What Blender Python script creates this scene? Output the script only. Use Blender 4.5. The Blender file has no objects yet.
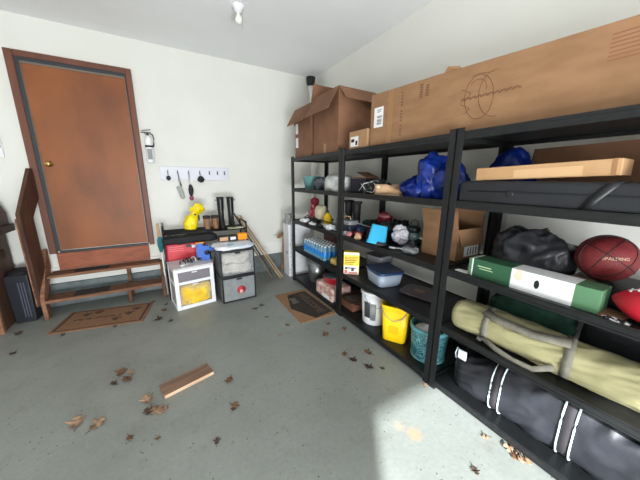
import bpy, math, random
from mathutils import Vector, Matrix, Euler, noise
random.seed(7)
PI = math.pi
scene = bpy.context.scene
COL = scene.collection

# ---------------------------------------------------------------- helpers
def smoothstep(a, b, x):
    t = max(0, min(1, (x - a) / (b - a))); return t * t * (3 - 2 * t)

class MB:
    """collects shapes into one mesh"""
    def __init__(s): s.v = []; s.f = []; s.sm = []
    def add(s, vs, fs, M=None, smooth=False):
        n = len(s.v)
        s.v += [tuple(M @ Vector(p)) if M is not None else tuple(p) for p in vs]
        s.f += [tuple(i + n for i in f) for f in fs]; s.sm += [smooth] * len(fs)
        return s
    def box(s, x0, x1, y0, y1, z0, z1, M=None):
        v = [(x, y, z) for z in (z0, z1) for y in (y0, y1) for x in (x0, x1)]
        return s.add(v, [(0, 2, 3, 1), (4, 5, 7, 6), (0, 1, 5, 4), (2, 6, 7, 3), (0, 4, 6, 2), (1, 3, 7, 5)], M)
    def prism(s, poly, a0, a1, axis='z', M=None):
        """polygon (2D) extruded along axis; axis x: poly=(y,z), y: (x,z), z: (x,y)"""
        def P(p, a): return {'z': (p[0], p[1], a), 'x': (a, p[0], p[1]), 'y': (p[0], a, p[1])}[axis]
        n = len(poly); v = [P(p, a0) for p in poly] + [P(p, a1) for p in poly]
        f = [tuple(range(n))[::-1], tuple(range(n, 2 * n))] + [(i, (i + 1) % n, n + (i + 1) % n, n + i) for i in range(n)]
        return s.add(v, f, M)
    def plate(s, pts, t):
        """3D polygon with thickness t along its normal"""
        p = [Vector(q) for q in pts]; nn = (p[1] - p[0]).cross(p[2] - p[0]).normalized() * t
        n = len(p); v = p + [q + nn for q in p]
        f = [tuple(range(n))[::-1], tuple(range(n, 2 * n))] + [(i, (i + 1) % n, n + (i + 1) % n, n + i) for i in range(n)]
        return s.add(v, f)
    def lathe(s, prof, n=28, M=None, smooth=True, ex=1.0, ey=1.0, sq=None):
        """profile (r,z) turned about z; ends close when r=0; sq = superellipse exponent for squarish outlines"""
        v = []; f = []; rows = []
        for r, z in prof:
            if r == 0: rows.append([len(v)]); v.append((0, 0, z))
            else:
                row = []
                for k in range(n):
                    a = 2 * PI * k / n; c, q = math.cos(a), math.sin(a)
                    m = 1.0 if sq is None else 1 / (abs(c) ** sq + abs(q) ** sq) ** (1 / sq)
                    row.append(len(v)); v.append((r * c * m * ex, r * q * m * ey, z))
                rows.append(row)
        for a, b in zip(rows, rows[1:]):
            for k in range(n):
                k2 = (k + 1) % n
                if len(a) == 1 and len(b) > 1: f.append((a[0], b[k2], b[k]))
                elif len(b) == 1 and len(a) > 1: f.append((a[k], a[k2], b[0]))
                elif len(a) > 1: f.append((a[k], a[k2], b[k2], b[k]))
        return s.add(v, f, M, smooth)
    def cyl(s, p0, p1, r0, r1=None, n=16, smooth=True):
        r1 = r0 if r1 is None else r1
        p0 = Vector(p0); p1 = Vector(p1); d = p1 - p0; L = d.length
        M = Matrix.Translation(p0) @ d.to_track_quat('Z', 'Y').to_matrix().to_4x4()
        e = .0001
        return s.lathe([(0, 0), (r0, 0), (r0, e), (r1, L - e), (r1, L), (0, L)], n, M, smooth)
    def tube(s, pts, r, n=8, closed=False):
        pts = [Vector(p) for p in pts]; v = []; f = []; N = len(pts)
        up = Vector((0, 0, 1))
        for i, p in enumerate(pts):
            a = pts[(i - 1) % N] if (i > 0 or closed) else p
            b = pts[(i + 1) % N] if (i < N - 1 or closed) else p
            d = (b - a).normalized()
            u = d.cross(up)
            if u.length < .05: u = d.cross(Vector((1, 0, 0)))
            u.normalize(); w = u.cross(d)
            rr = r[i] if isinstance(r, (list, tuple)) else r
            for k in range(n):
                t = 2 * PI * k / n; v.append(p + (u * math.cos(t) + w * math.sin(t)) * rr)
        for i in range(N if closed else N - 1):
            j = (i + 1) % N
            for k in range(n):
                k2 = (k + 1) % n; f.append((i * n + k, i * n + k2, j * n + k2, j * n + k))
        if not closed:
            f.append(tuple(range(n))[::-1]); f.append(tuple((N - 1) * n + k for k in range(n)))
        return s.add(v, f, None, True)
    def strap(s, pts, w, t, side=(0, 0, 1)):
        """flat band through points; width w across 'side', thickness t"""
        pts = [Vector(p) for p in pts]; sd = Vector(side); v = []; f = []; N = len(pts)
        for i, p in enumerate(pts):
            d = (pts[min(i + 1, N - 1)] - pts[max(i - 1, 0)]).normalized()
            u = (sd - d * sd.dot(d)).normalized(); q = d.cross(u).normalized()
            v += [p + u * w / 2 + q * t / 2, p - u * w / 2 + q * t / 2, p - u * w / 2 - q * t / 2, p + u * w / 2 - q * t / 2]
        for i in range(N - 1):
            for k in range(4):
                k2 = (k + 1) % 4; f.append((i * 4 + k, i * 4 + k2, i * 4 + 4 + k2, i * 4 + 4 + k))
        f.append((3, 2, 1, 0)); n = 4 * (N - 1); f.append((n, n + 1, n + 2, n + 3))
        return s.add(v, f, None, True)
    def blob(s, c, size, e=2.6, amp=.15, sc=6, seed=0, n=36, m=22, fold=0.0, flat=None, M=None, taper=0.0, vor=0.0, vs=1.0):
        """lumpy superellipsoid; amp in parts of radius; fold adds sharp creases; flat = z of a floor that it rests on"""
        v = []; f = []
        off = Vector((seed * 3.7, seed * 1.9, seed * 7.3)); mn = min(size)
        def sp(a): return math.copysign(abs(a) ** (2 / e), a)
        for i in range(m + 1):
            ph = -PI / 2 + PI * i / m
            for k in range(n):
                th = 2 * PI * k / n
                d = Vector((sp(math.cos(ph)) * sp(math.cos(th)), sp(math.cos(ph)) * sp(math.sin(th)), sp(math.sin(ph))))
                p = Vector((d.x * size[0], d.y * size[1], d.z * size[2]))
                q = p * sc + off
                g = noise.fractal(q, .9, 2.1, 4) * amp
                if fold:
                    h = noise.noise(Vector((q.x * 1.3, q.y * 1.3, q.z * 2.6)) + off)
                    g += fold * (abs(h) * 1.8 - .4)
                if vor:
                    a_ = noise.voronoi(p * sc * vs + off)[0]; b_ = noise.voronoi(p * sc * vs * 2.3 + off)[0]
                    g += vor * (.45 - (a_[1] - a_[0])) + vor * .45 * (.4 - (b_[1] - b_[0]))
                p += d.normalized() * g * mn
                if taper: 
                    k_ = 1 - taper * (d.z + 1) / 2; p.x *= k_; p.y *= k_
                p += Vector(c)
                if flat is not None and p.z < flat + .002: p.z = flat + .002 + .1 * max(0, 0)
                v.append(p)
        for i in range(m):
            for k in range(n):
                k2 = (k + 1) % n; f.append((i * n + k, i * n + k2, (i + 1) * n + k2, (i + 1) * n + k))
        return s.add(v, f, M, True)

def build(mb, name, mat, parent=None, bevel=0, seg=2, solid=0, sub=0, loc=None, rot=None):
    me = bpy.data.meshes.new(name)
    me.from_pydata([tuple(p) for p in mb.v], [], mb.f)
    for p, sm in zip(me.polygons, mb.sm): p.use_smooth = sm
    me.validate(); me.update()
    # doubled poles welded so that shading stays clean
    o = bpy.data.objects.new(name, me); COL.objects.link(o)
    me.materials.append(mat)
    if parent is not None: o.parent = parent
    if loc is not None: o.location = loc
    if rot is not None: o.rotation_euler = rot
    if solid:
        m = o.modifiers.new('solid', 'SOLIDIFY'); m.thickness = solid; m.offset = -1
    if bevel:
        m = o.modifiers.new('bevel', 'BEVEL'); m.width = bevel; m.segments = seg; m.limit_method = 'ANGLE'; m.angle_limit = .6
    if sub:
        m = o.modifiers.new('sub', 'SUBSURF'); m.levels = sub; m.render_levels = sub
    return o

def tag(o, label, cat, group=None):
    o['label'] = label; o['category'] = cat
    if group: o['group'] = group
    return o
def thing(name, label, cat, loc=(0, 0, 0), rz=0, group=None):
    o = bpy.data.objects.new(name, None); COL.objects.link(o)
    o.empty_display_size = .05
    o.location = loc; o.rotation_euler = (0, 0, rz)
    return tag(o, label, cat, group)
def struct(name, mb, mat, bevel=0, parent=None):
    o = build(mb, name, mat, parent, bevel)
    if parent is None: o['kind'] = 'structure'
    return o
def text_mesh(txt, size, depth=.0008, bold=0.0, align='CENTER'):
    cu = bpy.data.curves.new('t', 'FONT'); cu.body = txt; cu.size = size; cu.extrude = depth
    cu.align_x = align; cu.align_y = 'CENTER'; cu.offset = bold; cu.resolution_u = 3
    o = bpy.data.objects.new('t', cu); COL.objects.link(o)
    dg = bpy.context.evaluated_depsgraph_get(); dg.update()
    me = bpy.data.meshes.new_from_object(o.evaluated_get(dg))
    vs = [tuple(v.co) for v in me.vertices]; fs = [tuple(p.vertices) for p in me.polygons]
    bpy.data.objects.remove(o); bpy.data.curves.remove(cu); bpy.data.meshes.remove(me)
    return vs, fs
def frame3(o, x, y):
    """matrix whose local x,y run along the given world directions"""
    x = Vector(x).normalized(); y = Vector(y).normalized(); z = x.cross(y)
    M = Matrix((x, y, z)).transposed().to_4x4(); M.translation = Vector(o); return M

# ---------------------------------------------------------------- materials
MATS = {}
def lin(c):
    return tuple(((x / 255) / 12.92 if x / 255 <= .04045 else ((x / 255 + .055) / 1.055) ** 2.4) for x in c) + (1,)
def mat(name, c1, c2=None, scale=8, rough=.6, metal=0, bump=0, bscale=None, stretch=(1, 1, 1), detail=4, lo=.35, hi=.65,
        trans=0, alpha=1, spec=.5, emit=0, coat=0, ior=1.45, sheen=0):
    if name in MATS: return MATS[name]
    m = bpy.data.materials.new(name); m.use_nodes = True; nt = m.node_tree; N = nt.nodes; L = nt.links
    b = N['Principled BSDF']; b.inputs['Roughness'].default_value = rough; b.inputs['Metallic'].default_value = metal
    b.inputs['Base Color'].default_value = lin(c1); b.inputs['IOR'].default_value = ior
    b.inputs['Specular IOR Level'].default_value = spec
    if trans: b.inputs['Transmission Weight'].default_value = trans
    if alpha < 1: b.inputs['Alpha'].default_value = alpha
    if coat: b.inputs['Coat Weight'].default_value = coat
    if sheen: b.inputs['Sheen Weight'].default_value = sheen
    if emit: b.inputs['Emission Color'].default_value = lin(c1); b.inputs['Emission Strength'].default_value = emit
    if c2 is not None or bump:
        tc = N.new('ShaderNodeTexCoord'); mp = N.new('ShaderNodeMapping'); L.new(tc.outputs['Object'], mp.inputs[0])
        mp.inputs['Scale'].default_value = stretch
    if c2 is not None:
        no = N.new('ShaderNodeTexNoise'); no.inputs['Scale'].default_value = scale; no.inputs['Detail'].default_value = detail
        L.new(mp.outputs[0], no.inputs[0]); r = N.new('ShaderNodeValToRGB')
        r.color_ramp.elements[0].position = lo; r.color_ramp.elements[1].position = hi
        r.color_ramp.elements[0].color = lin(c1); r.color_ramp.elements[1].color = lin(c2)
        L.new(no.outputs[0], r.inputs[0]); L.new(r.outputs[0], b.inputs['Base Color'])
    if bump:
        n2 = N.new('ShaderNodeTexNoise'); n2.inputs['Scale'].default_value = bscale or scale * 3; n2.inputs['Detail'].default_value = 5
        L.new(mp.outputs[0], n2.inputs[0]); bp = N.new('ShaderNodeBump'); bp.inputs['Strength'].default_value = bump
        bp.inputs['Distance'].default_value = .01
        L.new(n2.outputs[0], bp.inputs['Height']); L.new(bp.outputs[0], b.inputs['Normal'])
    MATS[name] = m; return m

wall_m = mat('wall_paint', (225, 225, 219), (220, 220, 213), scale=1.5, rough=.85, bump=.05, bscale=60)
ceil_m = mat('ceiling_paint', (238, 239, 240), (233, 234, 235), scale=1.2, rough=.9, bump=.05, bscale=60)
curb_m = mat('curb_grey_paint', (112, 122, 124), (92, 100, 101), scale=9, rough=.6, bump=.2)
white_m = mat('white_paint', (232, 232, 226), rough=.6)
metal_m = mat('shelf_black_steel', (36, 37, 38), (30, 31, 32), scale=30, rough=.4, metal=.2, spec=.45)
deck_m = mat('shelf_black_board', (22, 23, 24), (17, 18, 19), scale=20, rough=.45, bump=.08, bscale=80)
card_m = mat('cardboard', (146, 110, 78), (134, 99, 69), scale=5, rough=.85, bump=.12, bscale=30, stretch=(1, 1, 3))
card2_m = mat('cardboard_light', (164, 128, 94), (152, 116, 82), scale=5, rough=.85, bump=.1, bscale=30)
card3_m = mat('cardboard_dark', (130, 92, 68), (118, 82, 60), scale=5, rough=.85, bump=.12, bscale=30)
tape_m = mat('packing_tape', (150, 110, 76), rough=.35)
ink_m = mat('black_ink', (40, 34, 30), rough=.7)
ink2_m = mat('faded_ink', (110, 74, 52), rough=.8)
paper_m = mat('white_paper', (225, 226, 226), rough=.7)
steps_m = mat('weathered_stair_wood', (116, 78, 56), (82, 52, 36), scale=7, rough=.75, bump=.3, stretch=(.35, 3, 3), lo=.3, hi=.7)
stepedge_m = mat('worn_stair_wood', (150, 108, 80), (112, 76, 54), scale=9, rough=.75, bump=.2, stretch=(.5, 3, 3))
kick_m = mat('reddish_board', (160, 92, 66), (130, 76, 54), scale=9, rough=.65, stretch=(.5, 2, 2), bump=.2)
rail_m = mat('dark_rail_wood', (88, 56, 40), (64, 40, 30), scale=8, rough=.7, bump=.25, stretch=(3, 3, .4))
cabw_m = mat('brown_cabinet_wood', (96, 70, 54), (76, 54, 42), scale=6, rough=.6, stretch=(2, 2, .4), bump=.15)
black_m = mat('black_plastic', (26, 27, 30), rough=.42)
blackcloth_m = mat('black_fabric', (30, 31, 35), (22, 23, 26), scale=12, rough=.75, bump=.3)
darkgrey_m = mat('dark_grey_fabric', (62, 63, 68), (44, 45, 50), scale=8, rough=.6, bump=.3)
grey_m = mat('grey_plastic', (140, 143, 146), rough=.5)
silver_m = mat('silver_metal', (176, 178, 178), (150, 152, 152), scale=14, rough=.3, metal=.9)
brass_m = mat('brass', (200, 170, 105), rough=.25, metal=.9)
whitep_m = mat('white_plastic', (232, 233, 236), rough=.4)
yellow_m = mat('yellow_plastic', (246, 206, 24), (240, 196, 16), scale=5, rough=.4)
red_m = mat('red_plastic', (200, 42, 56), (184, 34, 48), scale=6, rough=.4)
blue_m = mat('blue_plastic', (34, 96, 186), rough=.4)
orange_m = mat('orange_plastic', (236, 150, 22), rough=.4)
bluebag_m = mat('blue_bag_plastic', (20, 52, 146), (12, 32, 100), scale=9, rough=.28, bump=.3, bscale=30)
cyan_m = mat('cyan_plastic', (70, 190, 236), rough=.4)
teal_m = mat('teal_plastic', (122, 174, 172), (104, 150, 150), scale=6, rough=.45)
tan_m = mat('tan_suede', (206, 168, 132), (188, 148, 112), scale=14, rough=.85, bump=.2)
boot_m = mat('black_rubber', (30, 33, 34), rough=.35)
brownboot_m = mat('brown_leather', (150, 112, 84), (126, 92, 68), scale=12, rough=.7, bump=.2)
khaki_m = mat('khaki_canvas', (158, 152, 114), (140, 135, 98), scale=5, rough=.8, bump=.35, bscale=18)
strap_m = mat('grey_webbing', (122, 119, 106), (108, 105, 94), scale=40, rough=.8)
duffel_m = mat('duffel_nylon', (42, 43, 49), (28, 29, 34), scale=5, rough=.5, bump=.25, bscale=20)
stripe_m = mat('white_piping', (205, 222, 224), rough=.5)
greenbox_m = mat('green_print', (84, 124, 90), (76, 112, 82), scale=6, rough=.5)
greendk_m = mat('dark_green_print', (44, 84, 58), rough=.5)
greencloth_m = mat('green_fabric', (40, 84, 66), (26, 58, 48), scale=8, rough=.8, bump=.3)
clear_m = mat('clear_plastic', (205, 212, 216), rough=.18, alpha=.42, spec=.6)
clear2_m = mat('frosted_plastic', (200, 200, 200), rough=.4, alpha=.16)
navy_m = mat('navy_plastic', (38, 58, 96), rough=.35)
cream_m = mat('cream_fabric', (214, 205, 178), (196, 184, 154), scale=16, rough=.9, bump=.3)
redcloth_m = mat('red_fabric', (142, 34, 50), (110, 24, 38), scale=12, rough=.85, bump=.3)
pink_m = mat('pink_fabric', (196, 128, 132), (168, 96, 104), scale=16, rough=.8)
leaf_m = mat('dry_leaf', (118, 84, 58), (80, 56, 40), scale=30, rough=.8)
leaf2_m = mat('pale_dry_leaf', (170, 140, 112), (112, 84, 62), scale=30, rough=.8)
leaf3_m = mat('dark_dry_leaf', (74, 56, 46), (50, 38, 32), scale=30, rough=.8)
board_m = mat('pale_pine', (190, 160, 124), (168, 136, 100), scale=7, rough=.7, stretch=(3, 3, .4))
gray_m = mat('galvanised', (160, 163, 163), (136, 139, 140), scale=18, rough=.35, metal=.8)

def door_material():
    m = mat('door_veneer', (150, 86, 42), (112, 64, 36), scale=1.8, rough=.5, detail=6, lo=.3, hi=.72, stretch=(1.4, 1, .7), bump=.03, bscale=30)
    return m
door_m = door_material()
trim_m = mat('door_trim_wood', (112, 66, 48), (94, 56, 42), scale=6, rough=.5, stretch=(2, 2, .4))
seal_m = mat('door_seal', (44, 48, 53), rough=.5)
seal2_m = mat('door_seal_light', (118, 110, 98), rough=.4, metal=.3)

def floor_material():
    m = bpy.data.materials.new('painted_concrete'); m.use_nodes = True; nt = m.node_tree; N = nt.nodes; L = nt.links
    b = N['Principled BSDF']; tc = N.new('ShaderNodeTexCoord')
    def nz(scale, detail=5, rough=.6):
        n = N.new('ShaderNodeTexNoise'); n.inputs['Scale'].default_value = scale; n.inputs['Detail'].default_value = detail
        n.inputs['Roughness'].default_value = rough; L.new(tc.outputs['Object'], n.inputs[0]); return n
    def ramp(src, stops):
        r = N.new('ShaderNodeValToRGB'); e = r.color_ramp.elements
        e[0].position, e[0].color = stops[0]; e[1].position, e[1].color = stops[1]
        for p, c in stops[2:]:
            q = e.new(p); q.color = c
        L.new(src, r.inputs[0]); return r
    def mix(f, a, bb, fac=None):
        x = N.new('ShaderNodeMixRGB'); x.blend_type = f
        L.new(a, x.inputs[1]); 
        if isinstance(bb, tuple): x.inputs[2].default_value = bb
        else: L.new(bb, x.inputs[2])
        if isinstance(fac, (int, float)): x.inputs[0].default_value = fac
        else: L.new(fac, x.inputs[0])
        return x
    base = ramp(nz(1.3).outputs[0], [(.32, lin((126, 130, 124))), (.7, lin((143, 147, 142)))])
    fine = ramp(nz(40, 4).outputs[0], [(.3, (.86, .86, .86, 1)), (.62, (1, 1, 1, 1))])
    c = mix('MULTIPLY', base.outputs[0], fine.outputs[0], .8)
    # small dark specks of dirt
    vo = N.new('ShaderNodeTexVoronoi'); vo.inputs['Scale'].default_value = 26; L.new(tc.outputs['Object'], vo.inputs[0])
    sp = ramp(vo.outputs['Distance'], [(.09, (1, 1, 1, 1)), (.15, (0, 0, 0, 1))])
    gate = ramp(nz(3.2, 3).outputs[0], [(.44, (0, 0, 0, 1)), (.56, (1, 1, 1, 1))])
    g = N.new('ShaderNodeMath'); g.operation = 'MULTIPLY'; L.new(sp.outputs[0], g.inputs[0]); L.new(gate.outputs[0], g.inputs[1])
    c = mix('MIX', c.outputs[0], lin((76, 66, 56)), g.outputs[0])
    # dirt smears
    sm = ramp(nz(5.5, 6, .7).outputs[0], [(.58, (0, 0, 0, 1)), (.76, (.55, .55, .55, 1))])
    c = mix('MIX', c.outputs[0], lin((104, 100, 90)), sm.outputs[0])
    # sawdust-coloured stain by the shelf
    def spot(c, x, y, r, col, k):
        vm = N.new('ShaderNodeVectorMath'); vm.operation = 'DISTANCE'; L.new(tc.outputs['Object'], vm.inputs[0]); vm.inputs[1].default_value = (x, y, 0)
        nn = nz(14, 5); ad = N.new('ShaderNodeMath'); ad.operation = 'MULTIPLY_ADD'; L.new(nn.outputs[0], ad.inputs[0]); ad.inputs[1].default_value = r * 1.6; L.new(vm.outputs['Value'], ad.inputs[2])
        rr = ramp(ad.outputs[0], [(r * .8, (k, k, k, 1)), (r * 1.9, (0, 0, 0, 1))])
        return mix('MIX', c.outputs[0], lin(col), rr.outputs[0])
    c = spot(c, 1.20, .86, .055, (178, 142, 104), .8)
    c = spot(c, 1.15, .95, .04, (186, 160, 128), .6)
    L.new(c.outputs[0], b.inputs['Base Color'])
    rr = ramp(nz(6).outputs[0], [(.3, (.36, .36, .36, 1)), (.7, (.55, .55, .55, 1))]); L.new(rr.outputs[0], b.inputs['Roughness'])
    bp = N.new('ShaderNodeBump'); bp.inputs['Strength'].default_value = .12; bp.inputs['Distance'].default_value = .01
    L.new(nz(50).outputs[0], bp.inputs['Height']); L.new(bp.outputs[0], b.inputs['Normal'])
    return m
floor_m = floor_material()

# ---------------------------------------------------------------- the room
YB, XR, ZC, XL, YF = 4.27, 2.35, 3.185, -3.5, -2.2
struct('floor', MB().box(XL, XR, YF, YB, -.1, 0), floor_m)
struct('ceiling', MB().box(XL - .1, XR + .1, YF - .1, YB + .1, ZC, ZC + .1), ceil_m)
struct('wall_back', MB().box(XL - .1, XR + .1, YB, YB + .12, -.1, ZC), wall_m)
struct('wall_right', MB().box(XR, XR + .12, YF - .1, YB, -.1, ZC), wall_m)
DX0, DX1, DH = -1.43, 1.0, 2.13
wf = MB()
wf.box(XL, DX0, YF - .12, YF, -.1, ZC); wf.box(DX1, XR, YF - .12, YF, -.1, ZC); wf.box(DX0, DX1, YF - .12, YF, DH, ZC)
struct('wall_left', MB().box(XL - .12, XL, YF - .12, YB, -.1, ZC), wall_m)
struct('wall_front', wf, wall_m)
struct('baseboard_back', MB().box(XL, XR, YB - .05, YB, 0, .29), curb_m, bevel=.008)
struct('trim_1', MB().box(XL, XR, YB - .03, YB, .29, .485), white_m, bevel=.008)
struct('baseboard_right', MB().box(XR - .03, XR, YF, YB - .05, 0, .29), curb_m, bevel=.006)

# door with its frame
d = struct('door_1', MB().box(-1.165, -.278, YB - .018, YB, .70, 2.725), door_m)
fr = MB()
fr.box(-1.272, -1.205, YB - .042, YB, .664, 2.84); fr.box(-.262, -.2025, YB - .042, YB, .664, 2.84); fr.box(-1.205, -.262, YB - .042, YB, 2.78, 2.84)
build(fr, 'door_frame', trim_m, d, bevel=.006)
se = MB()
se.box(-1.205, -1.172, YB - .035, YB, .69, 2.78); se.box(-.274, -.262, YB - .035, YB, .69, 2.78); se.box(-1.18, -.274, YB - .035, YB, 2.745, 2.78)
se.box(-1.18, -.274, YB - .03, YB, .664, .69)
build(se, 'weather_strip', seal_m, d, bevel=.003)
s2 = MB()
s2.box(-1.172, -1.165, YB - .027, YB, .69, 2.745); s2.box(-.278, -.274, YB - .027, YB, .69, 2.745); s2.box(-1.165, -.278, YB - .027, YB, 2.725, 2.745)
build(s2, 'jamb_bead', seal2_m, d)
kb = MB().lathe([(0, -.02), (.032, -.02), (.032, -.012), (.012, -.008), (.011, .02), (.022, .028), (.028, .042), (.024, .056), (0, .06)], 24,
                Matrix.Translation((-1.105, YB - .034, 1.708)) @ Matrix.Rotation(PI / 2, 4, 'X'))
build(kb, 'door_knob', brass_m, d)
struct('trim_2', MB().box(-1.212, -.275, YB - .045, YB, .456, .664), kick_m, bevel=.005)

# ---------------------------------------------------------------- shelving units
FX = 1.616; DEP = .61; BX = FX + DEP
LV = [.07, .5355, .963, 1.4286, 1.85]          # top of each lip
S5, S4, S3, S2, S1 = [z - .010 for z in LV]    # deck tops
def shelf_unit(y0, y1, label):
    t = thing('storage_shelf', label, 'shelf', ((FX + BX) / 2, (y0 + y1) / 2, 0), 0, 'black steel storage shelves along the right wall')
    w = (y1 - y0) / 2; h = DEP / 2; a = .048; th = .004
    for sx in (-1, 1):
        for sy in (-1, 1):
            X = sx * h; Y = sy * w
            p = MB()
            p.box(min(X, X - sx * th), max(X, X - sx * th), min(Y, Y - sy * a), max(Y, Y - sy * a), 0.0, 1.872)
            p.box(min(X, X - sx * a), max(X, X - sx * a), min(Y, Y - sy * th), max(Y, Y - sy * th), 0.0, 1.872)
            q = build(p, 'post', metal_m, t, bevel=.0012)
            ft = MB(); ft.box(min(X + sx * .002, X - sx * (a + .004)), max(X + sx * .002, X - sx * (a + .004)), min(Y + sy * .000, Y - sy * (a + .004)), max(Y + sy * .000, Y - sy * (a + .004)), 0, .02)
            build(ft, 'foot_cap', black_m, q)
    for i, z in enumerate(LV):
        bh = .048
        for sx in (-1, 1):
            X0 = sx * (h - .005); p = MB()
            # stepped steel beam: face with a rounded rib and an inner ledge
            prof = [(0, 0), (0, -bh), (-.006, -bh), (-.006, -.030), (-.022, -.026), (-.022, -.018), (-.010, -.016), (-.010, 0)]
            prof = [(X0 + sx * q[0], z + q[1]) for q in prof]
            p.prism(prof, -w + .006, w - .006, 'y')
            # raised rib along the face
            p.box(min(X0, X0 + sx * .003), max(X0, X0 + sx * .003), -w + .05, w - .05, z - .016, z - .008)
            p.box(min(X0, X0 + sx * .003), max(X0, X0 + sx * .003), -w + .05, w - .05, z - .042, z - .036)
            build(p, 'beam', metal_m, t)
        for sy in (-1, 1):
            Y0 = sy * (w - .005); p = MB()
            p.box(-h + .006, h - .006, min(Y0, Y0 - sy * .006), max(Y0, Y0 - sy * .006), z - bh, z)
            build(p, 'beam', metal_m, t)
        build(MB().box(-h + .018, h - .018, -w + .013, w - .013, z - .022, z - .010), 'shelf_board', deck_m, t)
    return t
shelf_unit(2.355, 3.63, 'black steel shelf unit nearest the back wall, holding bottled water')
shelf_unit(1.092, 2.351, 'middle black steel shelf unit, holding the white and yellow buckets')
shelf_unit(-.170, 1.088, 'black steel shelf unit nearest the viewer, holding the basketball and duffel bag')

# ---------------------------------------------------------------- generic box makers
def carton(name, label, cat, x0, x1, y0, y1, z0, z1, m, rz=0, group=None, bev=.003):
    cx, cy = (x0 + x1) / 2, (y0 + y1) / 2
    t = thing(name, label, cat, (cx, cy, z0), rz, group)
    w, dpt, h = (x1 - x0) / 2, (y1 - y0) / 2, z1 - z0
    build(MB().box(-w, w, -dpt, dpt, 0, h), 'box_body', m, t, bevel=bev)
    return t, w, dpt, h
def open_carton(name, label, x0, x1, y0, y1, z0, z1, m, flaps, rz=0):
    """hollow cardboard box with flaps: dict side -> (length, outward angle from vertical)"""
    cx, cy = (x0 + x1) / 2, (y0 + y1) / 2
    t = thing(name, label, 'box', (cx, cy, z0), rz)
    w, dp, h = (x1 - x0) / 2, (y1 - y0) / 2, z1 - z0; k = .005
    b = MB(); b.box(-w, w, -dp, dp, 0, k)
    b.box(-w, -w + k, -dp, dp, k, h); b.box(w - k, w, -dp, dp, k, h); b.box(-w + k, w - k, -dp, -dp + k, k, h); b.box(-w + k, w - k, dp - k, dp, k, h)
    build(b, 'box_body', m, t)
    for s, (ln, an) in flaps.items():
        dz = math.cos(an) * ln; do = math.sin(an) * ln
        if s == '-x': pts = [(-w, -dp, h), (-w - do, -dp - .0, h + dz), (-w - do, dp, h + dz), (-w, dp, h)]
        if s == '+x': pts = [(w, -dp, h), (w, dp, h), (w + do, dp, h + dz), (w + do, -dp, h + dz)]
        if s == '-y': pts = [(-w, -dp, h), (w, -dp, h), (w - .02, -dp - do, h + dz), (-w + .02, -dp - do, h + dz)]
        if s == '+y': pts = [(-w, dp, h), (-w + .02, dp + do, h + dz), (w - .02, dp + do, h + dz), (w, dp, h)]
        build(MB().plate(pts, .004), 'flap', m, t)
    return t, w, dp, h

# ---- top shelf
t, w, dp, h = open_carton('cardboard_box', 'tall open cardboard box at the far end of the top shelf by the corner', 1.66, 2.10, 3.10, 3.57, S1, 2.475, card3_m,
            {'-x': (.25, 2.62), '-y': (.20, .1), '+y': (.2, 2.7), '+x': (.15, 2.8)})
for z in (.14, .32): build(MB().box(-w - .0015, -w, dp - .10, dp - .02, z, z + .13), 'shipping_label', paper_m, t)
t, w, dp, h = open_carton('cardboard_box', 'large open cardboard box with raised flaps next to the long carton', 1.66, 2.16, 2.49, 3.03, S1, 2.50, card3_m,
            {'-x': (.27, 2.62), '-y': (.18, 2.45), '+y': (.05, 2.8), '+x': (.15, 2.8)})
build(MB().box(-w - .0015, -w, -.03, .03, 0, .12), 'tape', tape_m, t)
t, w, dp, h = carton('cardboard_box', 'small cardboard box with a white label between the big open box and the long carton', 'box', 1.64, 1.82, 1.985, 2.26, S1, 2.01, card2_m)
build(MB().box(-w - .0015, -w, -.01, .11, .03, .12), 'shipping_label', paper_m, t)
build(MB().box(-w - .0025, -w - .0015, .05, .10, .07, .10).box(-w - .0025, -w - .0015, .0, .03, .04, .08), 'label_print', ink_m, t)

# long carton
L0 = Vector((1.655, 1.965, LV[4] + .0005)); L1 = Vector((1.77, -.12, LV[4] + .0005)); ax = (L1 - L0); LL = ax.length
rz = math.atan2(ax.y, ax.x) + PI / 2     # local -Y runs along the box
t = thing('long_cardboard_box', 'very long cardboard carton lying along the top shelf', 'box', L0, rz)
HB = .425; DB = .42
def top(y): return HB - .078 * (-y / LL)
b = MB(); b.prism([(0, 0), (0, top(0)), (-LL * .3, top(-LL * .3) + .005), (-LL * .6, top(-LL * .6)), (-LL, top(-LL)), (-LL, 0)], 0, DB, 'x')
build(b, 'box_body', card_m, t, bevel=.004)
def on(y, z, dx=0): return (-.0012 - dx, y, z)
def fl(y0, y1, z0, z1, dx=0): return MB().box(-.0014 - dx, -dx, min(y0, y1), max(y0, y1), z0, z1)
build(fl(-.045, -.15, .15, .31), 'shipping_label', paper_m, t)
lp = MB()
for z, l in ((.285, .05), (.27, .04), (.235, .06), (.225, .06), (.18, .05), (.172, .05)): lp.box(-.002, -.0014, -.08 - l, -.08, z, z + .005)
for k in range(9): lp.box(-.002, -.0014, -.13 + k * .006, -.133 + k * .006, .19, .215)
build(lp, 'label_print', ink_m, t)
build(fl(-.20, -.25, .0, HB - .01), 'tape', tape_m, t)
pr = MB()
for k in range(15):   # vertical column of printed characters
    if k in (4, 9): continue
    pr.box(-.0008, 0, -.352, -.335, .05 + k * .022, .063 + k * .022)
for (y, n) in ((-.50, 6), (-.55, 5)):
    for k in range(n): pr.box(-.0008, 0, y - .028, y, .29 + k * .016, .301 + k * .016)
build(pr, 'printed_marks', ink2_m, t)
sk = MB()
def ring(cy, cz, ry, rz_, a0=0, a1=2 * PI, tilt=.1):
    return [(-.0006, cy + ry * math.cos(a) + tilt * rz_ * math.sin(a), cz + rz_ * math.sin(a)) for a in [a0 + (a1 - a0) * i / 30 for i in range(31)]]
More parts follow.
